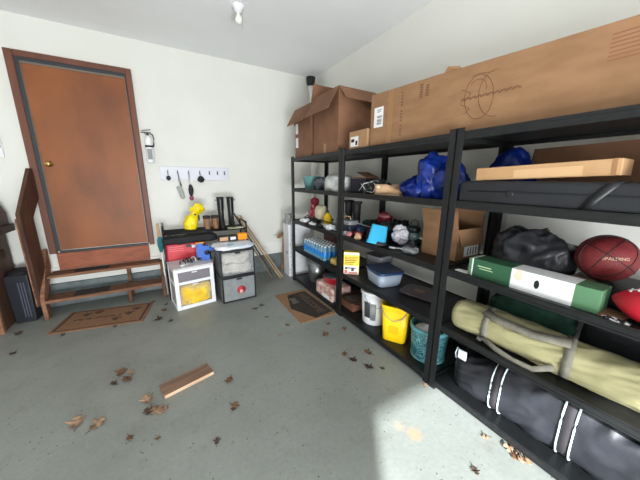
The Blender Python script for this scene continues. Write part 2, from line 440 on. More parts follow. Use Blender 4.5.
sk.tube(ring(-.93, .20, .085, .125), .0016, 5); sk.tube(ring(-1.02, .20, .09, .125, -1.7, 1.75), .0016, 5); sk.tube(ring(-.92, .25, .05, .05, .5, 3.5), .0014, 5)
sk.tube([(-.0006, -.85 - .03 * math.sin(k * .8), .12 + k * .011) for k in range(14)], .0013, 5)
sk.tube([(-.0006, -.88 - .03 * k, .325 + .006 * math.sin(k * 1.3)) for k in range(5)], .0014, 5)
build(sk, 'pen_sketch', ink2_m, t)
mk = MB()
for k in range(30):
    y = -.82 - k * .011; z = .205 + .004 * math.sin(k * 2.1); mk.box(-.0006, 0, y - .014, y, z - .003 - .004 * abs(math.sin(k)), z + .004)
build(mk, 'scribble', ink2_m, t)
st = MB()
for k in range(7): st.box(-.0006, 0, -1.72, -1.47, .215 + k * .017, .221 + k * .017)
build(st, 'printed_panel', mat('brown_print', (128, 84, 60), rough=.8), t)
build(MB().plate([(.0, -.68, top(-.68) - .004), (-.02, -.72, HB), (.01, -.78, HB - .01), (.02, -.80, top(-.80) - .004)], .003), 'torn_flap', card_m, t)

# ---- corner pipe and ceiling lamp
t = thing('vent_pipe', 'white plastic pipe with black funnel in the ceiling corner', 'pipe', (2.26, 4.08, 1.0))
cp = MB(); cp.tube([(0, 0.05, 0), (0, .05, 1.3), (-.005, .045, 1.75), (-.09, -.02, 2.02)], .045, 16); build(cp, 'pipe', white_m, t)
build(MB().lathe([(0, 0), (.05, 0), (.055, .02), (.062, .03), (.075, .12), (.07, .125), (0, .125)], 20, Matrix.Translation((-.09, -.02, 1.99))), 'funnel', black_m, t)
build(MB().box(-.045, -.035, .03, .06, 1.94, 2.14).box(-.05, .0, .03, .045, 2.12, 2.135), 'bracket', silver_m, t)
t = thing('ceiling_lamp', 'white porcelain bulb holder on the ceiling', 'lamp', (.80, 2.98, ZC))
build(MB().lathe([(0, 0), (.06, 0), (.058, -.02), (.04, -.03), (.033, -.06), (.0, -.06)], 24), 'lamp_holder', whitep_m, t)
build(MB().lathe([(0, -.055), (.014, -.055), (.016, -.08), (.03, -.10), (.034, -.125), (.024, -.15), (0, -.158)], 20), 'bulb', mat('bulb_glass', (235, 235, 225), rough=.15), t)
build(MB().tube([(.03, 0, -.03), (.035, 0, -.10), (.036, -.002, -.19)], .0015, 6), 'pull_chain', silver_m, t)

# ---------------------------------------------------------------- back wall things
# light switch at the left
t = thing('light_switch', 'white wall switch box with black panel left of the door', 'switch', (-1.50, YB - .02, 1.885))
build(MB().box(-.07, .05, -.004, .02, -.12, .14), 'plate', whitep_m, t, bevel=.004)
build(MB().box(-.065, .042, -.010, -.004, -.02, .12), 'panel', black_m, t, bevel=.002)
build(MB().box(-.06, .018, -.012, -.010, .045, .10), 'display', paper_m, t)
build(MB().box(.0, .02, -.012, -.004, -.09, -.07), 'button', grey_m, t)

# fire extinguisher
t = thing('fire_extinguisher', 'small white fire extinguisher hung on the wall beside the door', 'fire extinguisher', (-.115, YB - .055, 1.755))
build(MB().lathe([(0, 0), (.035, 0), (.042, .01), (.043, .26), (.036, .30), (.018, .32), (.016, .335), (0, .335)], 24), 'cylinder', whitep_m, t)
build(MB().lathe([(.0435, .19), (.0445, .19), (.0445, .215), (.0435, .215)], 24), 'band', black_m, t)
hd = MB().cyl((0, 0, .335), (0, 0, .365), .013); hd.box(-.07, .035, -.008, .008, .365, .374); hd.plate([(-.06, -.008, .385), (.04, -.008, .405), (.04, .008, .405), (-.06, .008, .385)], .006)
build(hd, 'valve_head', black_m, t)
build(MB().tube([(.02, 0, .36), (.05, 0, .35), (.062, 0, .30), (.056, 0, .24), (.05, 0, .2)], .007), 'hose', black_m, t)
build(MB().cyl((-.02, -.018, .35), (-.02, -.026, .35), .014), 'gauge', silver_m, t)
build(MB().box(-.02, .02, .043, .055, .06, .28).box(-.044, .044, .035, .05, .13, .145), 'wall_bracket', silver_m, t)
lb = MB()
for k in range(10):
    a0 = -PI / 2 - .6 + k * .12; lb.add([(.0437 * math.cos(a), .0437 * math.sin(a), z) for a in (a0, a0 + .12) for z in (.04, .17)], [(0, 2, 3, 1)])
build(lb, 'label', grey_m, t)

# hook rail
RX0, RX1, RZ0, RZ1 = -.03, .86, 1.535, 1.715
t = thing('hook_rail', 'white wooden coat rail with seven metal hooks on the back wall', 'coat rack', ((RX0 + RX1) / 2, YB - .02, RZ0))
build(MB().box(-.445, .445, 0, .02, 0, RZ1 - RZ0), 'board', mat('rail_paint', (214, 216, 226), rough=.45), t, bevel=.004)
HK = [.06, .18, .315, .46, .59, .70, .80]
for hx in HK:
    x = hx - (RX0 + RX1) / 2; k = MB()
    k.box(x - .008, x + .008, -.004, 0, .075, .125)
    k.tube([(x, -.003, .112), (x, -.02, .118), (x, -.032, .130)], .004)
    k.tube([(x, -.003, .088), (x, -.022, .078), (x, -.034, .084), (x, -.038, .100)], .004)
    build(k, 'hook', mat('hook_metal', (104, 104, 108), rough=.35, metal=.7), t)
# things on the hooks
yh = YB - .055
t = thing('key_pouch', 'small black key pouch hanging on the first hook', 'pouch', (.06, yh, 1.56))
build(MB().blob((0, 0, .0), (.030, .014, .034), e=1.6, amp=.2, seed=1, n=20, m=12), 'pouch_body', black_m, t)
build(MB().tube([(0, 0, .03), (-.006, 0, .05), (0, 0, .068), (.006, 0, .05), (0, 0, .03)], .0015, 6), 'ring', silver_m, t)
t = thing('dustpan_brush', 'grey handled brush hanging on the second hook', 'brush', (.185, yh, 1.30))
build(MB().tube([(-.005, 0, .32), (.005, 0, .22), (.02, 0, .15)], [.008, .011, .013]), 'handle', silver_m, t)
build(MB().plate([(-.045, -.012, .14), (.02, -.012, .16), (.055, -.012, .0), (.035, -.012, -.03), (.0, -.012, -.015)], .024), 'brush_head', mat('pewter', (150, 152, 148), rough=.5), t, bevel=.006)
t = thing('keychain_lanyard', 'dark lanyard with a pink ended charm on the third hook', 'lanyard', (.32, yh, 1.20))
build(MB().tube([(-.004, 0, .42), (-.01, 0, .35), (-.004, 0, .27), (.004, 0, .35), (-.002, 0, .42)], .003, 6), 'cord', silver_m, t)
build(MB().blob((0, 0, .19), (.034, .02, .085), e=2, amp=.35, sc=20, seed=3, n=20, m=14), 'charm', mat('dark_purple_fabric', (52, 42, 60), (30, 26, 38), scale=30, rough=.7), t)
build(MB().blob((.002, 0, .08), (.030, .02, .03), e=2, amp=.2, sc=20, seed=4, n=16, m=10), 'charm_tip', mat('pink_charm', (168, 84, 116), (120, 50, 84), scale=30, rough=.6), t)
t = thing('pompom_keyring', 'black fluffy ball hanging on the fourth hook', 'keyring', (.465, yh, 1.545))
build(MB().blob((0, 0, 0), (.044, .03, .044), e=2, amp=.3, sc=45, seed=5, n=26, m=16), 'pompom', blackcloth_m, t)
build(MB().tube([(0, 0, .035), (-.006, 0, .06), (0, 0, .08), (.006, 0, .06), (0, 0, .035)], .0015, 6), 'ring', silver_m, t)

# ---------------------------------------------------------------- steps
t = thing('wooden_steps', 'weathered wooden steps with a handrail leading up to the door', 'steps', (-.72, 3.85, 0))
O = (.72, -3.85)
def W(x, y, z): return (x + O[0], y + O[1], z)
def wb(x0, x1, y0, y1, z0, z1): return MB().box(x0 + O[0], x1 + O[0], y0 + O[1], y1 + O[1], z0, z1)
for (y0, y1, z) in ((4.03, 4.218, .455), (3.84, 4.06, .225)):
    tr = build(wb(-1.275, -.165, y0, y1, z - .036, z), 'tread', steps_m, t, bevel=.006)
    build(wb(-1.05, -.72, y0 + .02, y1 - .015, z, z + .002), 'grip_strip', mat('grip_tape', (44, 40, 38), rough=.9), tr)
    build(wb(-1.275, -.165, y0 - .004, y0, z - .034, z - .004), 'worn_edge', stepedge_m, tr)
def yz(poly, x0, x1): return MB().prism([(a + O[1], b_) for a, b_ in poly], x0 + O[0], x1 + O[0], 'x')
build(yz([(3.84, 0), (3.93, 0), (3.95, .22), (4.215, .52), (4.215, .74), (4.18, .74), (3.86, .28), (3.84, .24)], -1.315, -1.277), 'stringer', stepedge_m, t, bevel=.004)
build(yz([(3.86, 0), (3.93, 0), (3.95, .18), (4.215, .40), (4.215, .44), (4.05, .44), (4.02, .40), (3.86, .19)], -.163, -.125), 'stringer', steps_m, t, bevel=.004)
build(wb(-.545, -.505, 3.90, 3.94, 0, .189), 'leg', steps_m, t, bevel=.004)
build(wb(-.545, -.505, 4.10, 4.14, 0, .419), 'leg', steps_m, t, bevel=.004)
hp = [(0, .16), (.12, .16), (.19, .3), (.19, 1.13), (.345, 1.33), (.345, 1.655), (.30, 1.655), (0, 1.19)]
build(MB().plate([W(-1.352 + .21 * q, 3.88 + .975 * q, z) for q, z in hp][::-1], -.036), 'handrail', rail_m, t, bevel=.004)
build(wb(-1.365, -1.352, 3.875, 3.915, .16, 1.14), 'rail_post', stepedge_m, t, bevel=.003)
for z in (.3, .8, 1.05): pass

# ---------------------------------------------------------------- left cabinet, bin, case
t = thing('wooden_cabinet', 'brown wooden workbench cabinet at the left edge by the wall', 'cabinet', (-2.0, 3.97, 0))
build(MB().box(.38, .42, -.27, .25, 0, .98), 'side_panel', cabw_m, t, bevel=.003)
build(MB().box(-.42, -.38, -.27, .25, 0, .98), 'side_panel', cabw_m, t, bevel=.003)
build(MB().box(-.38, .38, -.25, -.23, .06, .95), 'front_panel', cabw_m, t)
build(MB().box(-.38, .38, .235, .25, .06, .98), 'rear_panel', cabw_m, t)
build(MB().box(.37, .435, -.29, -.24, 0, .50), 'front_leg', stepedge_m, t, bevel=.003)
build(MB().box(-.45, .505, -.30, .255, .98, 1.06), 'top_board', mat('cabinet_top', (70, 44, 36), (54, 34, 28), scale=9, rough=.5), t, bevel=.006)
build(MB().box(.421, .44, -.05, .10, .72, .80), 'latch', rail_m, t, bevel=.002)
t = thing('storage_case', 'dark reddish box with a grey round badge standing on the cabinet', 'case', (-1.645, 4.06, 1.061))
build(MB().prism([(-.16, 0), (.13, 0), (.13, .12), (.09, .24), (.02, .31), (-.06, .32), (-.13, .26), (-.16, .14)], -.12, .12, 'y'), 'case_body', mat('case_red', (88, 58, 52), (66, 46, 44), scale=6, rough=.5), t, bevel=.01)
build(MB().cyl((.06, -.12, .12), (.06, -.13, .12), .045, n=24), 'badge', mat('badge_green', (86, 96, 88), rough=.4), t)
t = thing('plastic_bin', 'black ribbed plastic bin on the floor between cabinet and steps', 'bin', (-1.46, 4.02, 0), -.08)
b = MB(); b.prism([(-.085, 0), (.085, 0), (.092, .54), (-.10, .54)], -.13, .13, 'y'); build(b, 'bin_body', mat('bin_black', (32, 35, 42), rough=.5), t, bevel=.01)
b = MB()
for k in range(3): b.box(-.0 + k * .022, .01 + k * .022, -.136, -.129, .06, .46)
build(b, 'rib', mat('bin_rib', (84, 86, 102), rough=.5), t, bevel=.003)
build(MB().blob((0, .0, .55), (.09, .115, .035), e=3, amp=.4, sc=14, seed=9, n=30, m=12), 'liner_bag', blackcloth_m, t)

# ---------------------------------------------------------------- shoe rack group
t = thing('shoe_rack', 'black metal shoe rack against the back wall under the hooks', 'rack', (.435, 3.92, 0))
for sx in (-.515, .515):
    for sy in (-.18, .18):
        build(MB().tube([(sx, sy, 0), (sx, sy, .97)], .011, 10), 'leg', black_m, t)
    build(MB().tube([(sx, -.18, .96), (sx, .18, .96)], .010, 10), 'end_rail', black_m, t)
for z in (.15, .50, .875):
    b = MB()
    for k in range(7): b.tube([(-.515, -.18 + k * .06, z - .008), (.515, -.18 + k * .06, z - .008)], .007, 8)
    build(b, 'tier', black_m, t)
ZT = .883
# rubber boots
def boot(name, label, x, y, z, H, m, rz, group, h2=None):
    t = thing(name, label, 'boot', (x, y, z), rz, group)
    # shaft turned with slight flare, foot as a lofted shape
    b = MB(); segs = []
    prof = [(.0, .0, .040, .055), (.02, .0, .042, .058), (.06, 0, .042, .056), (.10, .0, .038, .05), (.16, .002, .038, .046), (H * .6, .0, .043, .050), (H - .02, -.002, .048, .054), (H, -.002, .048, .054)]
    n = 20; v = []; f = []
    for z_, cy, rx, ry in prof:
        for k in range(n):
            a = 2 * PI * k / n; yy = math.sin(a) * ry
            if yy < 0 and z_ < .12: yy *= 1 + 1.9 * (1 - z_ / .12) ** .7
            v.append((math.cos(a) * rx, cy + yy, z_))
    for i in range(len(prof) - 1):
        for k in range(n):
            k2 = (k + 1) % n; f.append((i * n + k, i * n + k2, (i + 1) * n + k2, (i + 1) * n + k))
    f.append(tuple(range(n))[::-1])
    b.add(v, f, None, True); build(b, 'boot_body', m, t, solid=.004)
    return t
for i, (x, lb_) in enumerate(((.655, 'tall black rubber boot on the shoe rack, nearer the brown shoes'), (.79, 'tall black rubber boot at the right end of the shoe rack'))):
    t = boot('rubber_boot', lb_, x, 3.93, ZT, .42, boot_m, .15 * (i * 2 - 1) * .3, 'pair of black rubber boots')
    build(MB().lathe([(.0485, .405), (.052, .405), (.052, .422), (.0485, .422)], 20, ey=1.06), 'top_band', mat('boot_band', (48, 52, 54), rough=.4), t)
    s = -1 if i == 0 else 1
    build(MB().box(s * .050, s * .072, -.008, .008, .37, .395) if s > 0 else MB().box(-.072, -.050, -.008, .008, .37, .395), 'pull_strap', grey_m, t)
    build(MB().prism([(math.cos(a) * .045, math.sin(a) * .06 * (1 if math.sin(a) > 0 else 2.75) + 0) for a in [2 * PI * k / 24 for k in range(24)]], -.0, .018, 'z'), 'sole', black_m, t)
# brown ankle shoes
for x, lb_ in ((.46, 'brown suede ankle shoe beside the yellow bag on the shoe rack'), (.565, 'brown suede ankle shoe beside the tall rubber boot')):
    t = thing('ankle_shoe', lb_, 'shoe', (x, 3.90, ZT), 0, 'pair of brown ankle shoes')
    v = []; f = []; n = 20
    prof = [(.0, .046, .06, 2.1), (.03, .048, .06, 2.2), (.07, .047, .055, 2.0), (.10, .043, .05, 1.3), (.135, .042, .05, 1.0), (.155, .043, .05, 1.0)]
    for z_, rx, ry, fr_ in prof:
        for k in range(n):
            a = 2 * PI * k / n; yy = math.sin(a) * ry * (fr_ if math.sin(a) < 0 else 1); v.append((math.cos(a) * rx, yy + .03, z_))
    for i in range(len(prof) - 1):
        for k in range(n): f.append((i * n + k, i * n + (k + 1) % n, (i + 1) * n + (k + 1) % n, (i + 1) * n + k))
    f.append(tuple(range(n))[::-1])
    build(MB().add(v, f, None, True), 'shoe_body', brownboot_m, t, solid=.005)
    build(MB().lathe([(.036, .135), (.048, .135), (.05, .155), (.048, .172), (.036, .172)], 20, Matrix.Translation((0, .03, 0)), ey=1.15), 'collar', mat('dark_collar', (56, 44, 38), rough=.8), t)
    build(MB().tube([(-.02, -.01, .12), (.02, -.015, .115), (-.02, -.03, .105), (.02, -.035, .098)], .003, 6), 'lace', black_m, t)
t = tag(build(MB().box(-.10, .10, -.05, .05, 0, .012), 'magazine', mat('magazine_cover', (150, 160, 120), (190, 186, 160), scale=14, rough=.5)), 'green and cream magazine lying in front of the rubber boots', 'magazine'); t.location = (.80, 3.75, ZT + .001); t.rotation_euler = (0, 0, .1)
# yellow bag
t = thing('yellow_bag', 'yellow plastic bag with knotted top on the shoe rack', 'bag', (.28, 3.90, ZT))
b = MB(); b.blob((-.02, 0, .10), (.10, .08, .115), e=2.2, amp=.25, sc=9, seed=11, fold=.22, flat=0, taper=.3)
b.blob((.07, 0, .27), (.085, .05, .075), e=1.8, amp=.4, sc=14, seed=12, fold=.3); b.blob((.03, 0, .19), (.045, .04, .08), e=2, amp=.2, sc=12, seed=13, fold=.2)
build(b, 'bag_body', mat('yellow_bag_plastic', (238, 220, 30), (226, 196, 16), scale=10, rough=.3), t)
build(MB().blob((.075, -.055, .16), (.012, .008, .045), e=2, amp=.3, seed=14, n=14, m=10).blob((.03, -.075, .21), (.02, .006, .008), n=12, m=8), 'printed_mark', black_m, t)
# black bag on lower tier
t = thing('black_bag', 'crumpled black bag lying under the top of the shoe rack', 'bag', (.22, 3.80, .742))
build(MB().blob((0, 0, .046), (.33, .11, .048), e=5, amp=.35, sc=7, seed=15, fold=.3, n=50), 'bag_body', blackcloth_m, t)
# red case
t = thing('tool_case', 'red plastic case behind the white drawer unit', 'case', (.13, 3.80, .502))
build(MB().box(-.20, .27, -.04, .15, 0, .235), 'case_body', red_m, t, bevel=.02, seg=3)
b = MB()
for k in range(3): b.box(-.17, .0, -.044, -.039, .14 + k * .025, .150 + k * .025)
build(b, 'ridge', mat('light_red', (226, 96, 104), rough=.4), t)
build(MB().box(.03, .09, -.052, -.039, .18, .22), 'latch', black_m, t, bevel=.003)
build(MB().box(.10, .17, -.043, -.039, .165, .2), 'sticker', paper_m, t)
# broom at left of rack
t = thing('broom', 'upright broom with teal bristles and tan handle tip beside the rack', 'broom', (-.125, 3.93, 0))
build(MB().tube([(.01, .02, 0), (.0, 0, .78)], .011, 10), 'handle', white_m, t)
build(MB().blob((.0, -.01, .72), (.035, .025, .10), e=2.4, amp=.35, sc=22, seed=16, n=20, m=14), 'bristles', mat('teal_bristle', (40, 122, 128), (20, 84, 92), scale=30, rough=.8), t)
build(MB().box(-.022, .012, -.012, .012, .80, .99), 'handle_tip', board_m, t, bevel=.004)
# white drawer unit with yellow contents
t = thing('drawer_unit', 'white framed plastic drawer unit with yellow clothes inside', 'drawers', (.175, 3.572, 0), .15)
w, dp, h = .225, .19, .505; fw = .045
fr = MB()
for sx in (-1, 1):
    for (y0, y1) in ((-dp, -dp + .03), (dp - .03, dp)):
        fr.box(min(sx * w, sx * (w - fw)), max(sx * w, sx * (w - fw)), y0, y1, 0, h)
    fr.box(min(sx * w, sx * (w - .02)), max(sx * w, sx * (w - .02)), -dp + .03, dp - .03, .0, .04)
    fr.box(min(sx * w, sx * (w - .02)), max(sx * w, sx * (w - .02)), -dp + .03, dp - .03, .30, .34)
    fr.box(min(sx * w, sx * (w - .02)), max(sx * w, sx * (w - .02)), -dp + .03, dp - .03, h - .03, h)
fr.box(-w + fw, w - fw, -dp, -dp + .03, 0, .045); fr.box(-w + fw, w - fw, -dp, -dp + .03, .315, .35); fr.box(-w + fw, w - fw, -dp, -dp + .03, h - .035, h)
fr.box(-w + fw, w - fw, dp - .03, dp, 0, h)
build(fr, 'frame', whitep_m, t, bevel=.004)
build(MB().box(-w - .004, w + .004, -dp - .004, dp + .004, h, h + .022), 'top_panel', mat('drawer_top', (205, 200, 203), rough=.45), t, bevel=.006)
for z0, z1, cm in ((.046, .314, 'lo'), (.351, .469, 'hi')):
    dr = build(MB().box(-w + fw + .002, w - fw - .002, -dp + .004, -dp + .010, z0, z1), 'drawer', clear2_m if cm == 'lo' else mat('smoky_plastic', (136, 130, 138), rough=.35, alpha=.85), t)
    build(MB().box(-.03, .03, -dp - .006, -dp + .004, z1 - .02, z1 - .008), 'handle', whitep_m, dr, bevel=.002)
for sx in (-1, 1):
    build(MB().box(min(sx * (w - .006), sx * (w - .012)), max(sx * (w - .006), sx * (w - .012)), -dp + .031, dp - .031, .04, h - .03), 'side_panel', mat('side_plastic', (176, 172, 172), rough=.4, alpha=.8), t)
b = MB(); b.blob((0, -.02, .16), (.172, .16, .122), e=9, amp=.12, sc=11, seed=17, vor=.22, flat=.046, n=44, m=26)
y = build(b, 'yellow_clothes', mat('yellow_fabric', (240, 208, 60), (226, 180, 40), scale=9, rough=.7), t)
build(MB().blob((-.01, -.178, .115), (.03, .006, .022), e=1.6, amp=.5, sc=30, seed=18, n=18, m=10), 'green_print', mat('green_patch', (62, 132, 50), rough=.7), y)
build(MB().blob((0, 0, .41), (.165, .16, .05), e=5, amp=.2, sc=9, seed=19, n=30, m=14), 'dark_clothes', mat('mauve_fabric', (104, 82, 96), rough=.8), t)
# sandals on it
for i, (dx, dy, r, lb_) in enumerate(((-.0, .02, 1.0, 'black strappy sandal on the white drawer unit, nearer its front'), (.09, .06, .8, 'black and white sandal on the white drawer unit, nearer the blue toy'))):
    t = thing('sandal', lb_, 'sandal', (.13 + dx, 3.50 + dy, .528), r, 'sandals on the white drawer unit')
    build(MB().prism([(.115 * math.cos(a), .036 * math.sin(a) * (1 + .18 * math.cos(a))) for a in [2 * PI * k / 24 for k in range(24)]], 0, .02, 'z'), 'sole', grey_m if i else paper_m, t, bevel=.005)
    for k, xx in enumerate((-.07, .0, .05)):
        build(MB().strap([(xx, .036 * math.cos(a), .015 + .055 * math.sin(a)) for a in [PI * q / 8 for q in range(9)]], .02, .003, (1, 0, 0)), 'strap', (black_m, paper_m, black_m)[k] if i else black_m, t)
t = thing('toy_launcher', 'blue plastic toy standing on the rear of the white drawer unit', 'toy', (.345, 3.60, .528))
b = MB(); b.box(-.08, .07, -.03, .03, .05, .19); b.box(-.03, .07, -.028, .028, .0, .05); b.cyl((.07, 0, .14), (.13, 0, .14), .022); b.box(-.06, .0, -.025, .025, .19, .225)
build(b, 'toy_body', blue_m, t, bevel=.008)
build(MB().cyl((.04, -.035, .10), (.04, -.03, .10), .03, n=20).box(.09, .16, -.02, .02, .02, .10), 'grip', black_m, t)
build(MB().box(-.085, .02, -.02, .02, .225, .235), 'sight', orange_m, t)
# black framed two-drawer stack
for i in range(2):
    lb_ = ('lower grey drawer box with a red sticker standing on the floor', 'upper clear drawer box with pale clothes, topmost of the stack of two')[i]
    z0 = i * .345
    t = thing('stacking_drawer', lb_, 'drawers', (.70, 3.48, z0 + .0005 * i), .04, 'two stacked black framed drawers')
    w, dp, h = .215, .19, .344
    b = MB(); b.box(-w, w, -dp, dp, 0, .018); b.box(-w, w, -dp, dp, h - .022, h)
    for sx in (-1, 1):
        b.box(min(sx * w, sx * (w - .016)), max(sx * w, sx * (w - .016)), -dp, -dp + .02, .018, h - .022)
        b.box(min(sx * w, sx * (w - .016)), max(sx * w, sx * (w - .016)), dp - .02, dp, .018, h - .022)
    build(b, 'frame', black_m, t, bevel=.003)
    b = MB()
    b.box(-w + .003, -w + .008, -dp + .02, dp - .02, .018, h - .022); b.box(w - .008, w - .003, -dp + .02, dp - .02, .018, h - .022); b.box(-w + .016, w - .016, dp - .01, dp - .005, .018, h - .022)
    build(b, 'side_panel', mat('smoked_plastic', (112, 114, 116), rough=.4), t)
    fm = mat('drawer_front_grey', (138, 142, 144), (126, 130, 132), scale=12, rough=.35) if i == 0 else mat('drawer_front_clear', (210, 212, 212), rough=.3, alpha=.22)
    dr = build(MB().box(-w + .018, w - .018, -dp - .006, -dp + .002, .022, h - .028), 'drawer', fm, t, bevel=.004)
    build(MB().box(-.035, .035, -dp - .016, -dp - .006, h - .05, h - .03), 'handle', black_m, dr, bevel=.002)
    if i == 0:
        build(MB().cyl((0.02, -dp - .006, .15), (.02, -dp - .009, .15), .055, n=28), 'red_sticker', mat('sticker_red', (190, 52, 58), (160, 34, 44), scale=40, rough=.5), dr)
        build(MB().cyl((0.02, -dp - .009, .125), (.02, -dp - .0105, .125), .026, n=20), 'sticker_face', mat('sticker_pale', (226, 178, 172), rough=.5), dr)
    else:
        b = MB(); b.blob((0, 0, .085), (.185, .165, .068), e=4, amp=.3, sc=10, seed=20, fold=.3, flat=.019, n=44); b.blob((0, 0, .22), (.18, .16, .07), e=4, amp=.3, sc=10, seed=21, fold=.3, n=44)
        build(b, 'folded_clothes', mat('pale_fabric', (222, 218, 206), (200, 194, 182), scale=8, rough=.9), t)
t = thing('plastic_bag', 'flattened white and blue plastic bag on the drawer stack', 'bag', (.69, 3.46, .693), .1)
b = MB(); b.blob((0, 0, .02), (.24, .19, .024), e=3, amp=.4, sc=8, seed=22, fold=.3, vor=1.2, n=80, m=20, flat=0)
build(b, 'bag_body', mat('milky_bag', (232, 234, 238), (206, 218, 230), scale=7, rough=.35), t)
build(MB().blob((-.03, -.06, .052), (.07, .03, .004), e=2, amp=.3, sc=20, seed=23, n=20, m=8), 'print', mat('bag_print', (140, 190, 206), rough=.4), t)
t = thing('caulking_tube', 'black tool box with an orange end lying on the drawer stack', 'tool', (.68, 3.585, .752), .05)
build(MB().box(-.14, .10, -.05, .05, 0, .07), 'body', black_m, t, bevel=.006)
build(MB().box(.10, .23, -.05, .05, .0, .085), 'orange_end', orange_m, t, bevel=.008)
build(MB().box(.0, .07, -.052, -.050, .015, .055), 'label', paper_m, t)
build(MB().box(-.135, -.03, -.052, -.050, .01, .06), 'sticker', tan_m, t)

# leaning boards
def plank(p0, p1, w, th, m, label, side=(0, 1, 0)):
    p0 = Vector(p0); p1 = Vector(p1); ax = (p1 - p0); Lz = ax.length; zz = ax.normalized(); xx = Vector(side) - zz * Vector(side).dot(zz); xx.normalize(); yy = zz.cross(xx)
    M = Matrix((xx, yy, zz)).transposed().to_4x4(); M.translation = p0
    o = build(MB().box(-w / 2, w / 2, -th / 2, th / 2, 0, Lz), 'wooden_board', m, None, bevel=.002)
    o.matrix_world = M; tag(o, label, 'board', 'boards leaning on the back wall')
    return o
plank((1.50, 3.80, .014), (.99, 4.235, .985), .045, .018, board_m, 'pale pine strip leaning on the wall, rightmost of the leaning boards')
plank((1.45, 3.74, .014), (.94, 4.20, .985), .045, .016, board_m, 'pale pine strip leaning second from the right beside the drawers')
plank((1.33, 3.80, .016), (.965, 4.12, .80), .04, .016, mat('grey_wood', (128, 112, 96), rough=.8), 'greyish strip leaning closest to the drawer stack')
plank((1.39, 3.94, .018), (.895, 4.228, 1.03), .06, .016, mat('dark_board', (86, 66, 50), (64, 48, 38), scale=9, rough=.7), 'dark brown board leaning behind the pale strips')

# tall white box with handle
t = thing('white_container', 'tall white container with grey handle behind the end of the shelves', 'container', (1.80, 3.87, 0))
build(MB().box(-.19, .20, -.115, .115, 0, .86), 'container_body', mat('white_foam', (232, 232, 234), (222, 222, 226), scale=20, rough=.6), t, bevel=.012)
b = MB(); b.box(-.185, -.15, -.03, .03, .86, 1.03); b.box(-.15, -.09, -.03, .03, 1.0, 1.03); b.box(-.105, -.09, -.03, .03, .86, 1.0)
build(b, 'handle', grey_m, t, bevel=.008)
b = MB()
for k in range(9): b.box(-.17 + (k % 3) * .02, -.162 + (k % 3) * .02, -.1165, -.115, .12 + k * .07, .14 + k * .07)
b.box(-.1915, -.19, -.05, -.02, .38, .42)
build(b, 'slot', darkgrey_m, t)
t = thing('cardboard_scrap', 'bent tan cardboard scrap sticking out beside the white container', 'cardboard', (1.60, 4.10, 0))
b = MB(); b.plate([(.02, .03, 0), (.16, .03, 0), (.15, .05, .60), (.07, .05, .62)], .004); b.plate([(.07, .05, .62), (.15, .05, .60), (.11, -.01, .72), (-.03, -.03, .66)], .004); b.plate([(.07, .05, .62), (-.03, -.03, .66), (-.08, -.04, .60), (.0, .03, .575)], .004)
build(b, 'sheet', card2_m, t)

# ---------------------------------------------------------------- floor things
def mat_patterned(name, base, dark):
    return mat(name, base, dark, scale=60, rough=.95, bump=.4, bscale=200, lo=.4, hi=.75)
t = thing('doormat', 'brown coir doormat with faded dark print in front of the steps', 'doormat', (-.735, 3.60, 0), -.19)
build(MB().box(-.42, .42, -.24, .24, 0, .012), 'mat_pile', mat_patterned('coir', (140, 104, 78), (112, 82, 60)), t, bevel=.004)
dk = mat('coir_dark', (70, 52, 42), rough=.95)
b = MB(); 
for (x0, x1, y0, y1) in ((-.395, .395, -.218, -.206), (-.395, .395, .206, .218), (-.395, -.372, -.206, .206), (.372, .395, -.206, .206)): b.box(x0, x1, y0, y1, .012, .0135)
build(b, 'border', dk, t)
for (px_, py_, ps) in ((-.22, .10, .028), (-.12, .13, .028), (.12, -.10, .028), (.22, .0, .03), (.27, .10, .03)):
    b = MB(); b.lathe([(0, 0), (ps, 0), (ps, .0015), (0, .0015)], 14, Matrix.Translation((px_, py_, .012)))
    for k in range(4):
        a = .5 + k * .7; b.lathe([(0, 0), (ps * .4, 0), (ps * .4, .0015), (0, .0015)], 10, Matrix.Translation((px_ + math.cos(a) * ps * 1.6, py_ + math.sin(a) * ps * 1.6, .012)))
    build(b, 'paw_print', dk, t)
b = MB()
for k in range(16):
    x = -.30 + k * .028; b.box(x, x + .028, -.012 + .01 * math.sin(k * 2.3), .006 + .008 * math.sin(k * 1.7), .012, .0132)
build(b, 'faded_lettering', dk, t)
t = thing('doormat', 'tan doormat with a dark panel and lettering beside the shelves', 'doormat', (1.38, 2.79, 0))
build(MB().box(-.235, .23, -.42, .40, 0, .011), 'mat_pile', mat_patterned('tan_coir', (152, 116, 84), (128, 96, 68)), t, bevel=.004)
build(MB().prism([(-.09, .31), (.18, .33), (.215, -.36), (-.04, -.40), (-.20, -.06)], .011, .0125, 'z'), 'dark_panel', mat('mat_dark', (58, 50, 44), (44, 38, 34), scale=50, rough=.95), t)
vs, fs = text_mesh('WELCOME', .135, .0006, .0)
M = frame3((.085, -.02, .0131), (0, -1, 0), (1, 0, 0)) @ Matrix.Diagonal((.92, .95, 1, 1))
build(MB().add(vs, fs, M), 'lettering', mat('mat_letter', (98, 78, 66), rough=.95), t)
b = MB(); b.box(-.035, .035, -.05, .05, 0, .0012, Matrix.Translation((-.075, .12, .0125)))
for sx in (-1, 1):
    for sy in (-1, 1): b.lathe([(0, 0), (.028, 0), (.028, .0012), (0, .0012)], 12, Matrix.Translation((-.075 + sx * .02, .12 + sy * .055, .0125)))
build(b, 'bone_print', mat('mat_bone', (116, 108, 102), rough=.95), t)

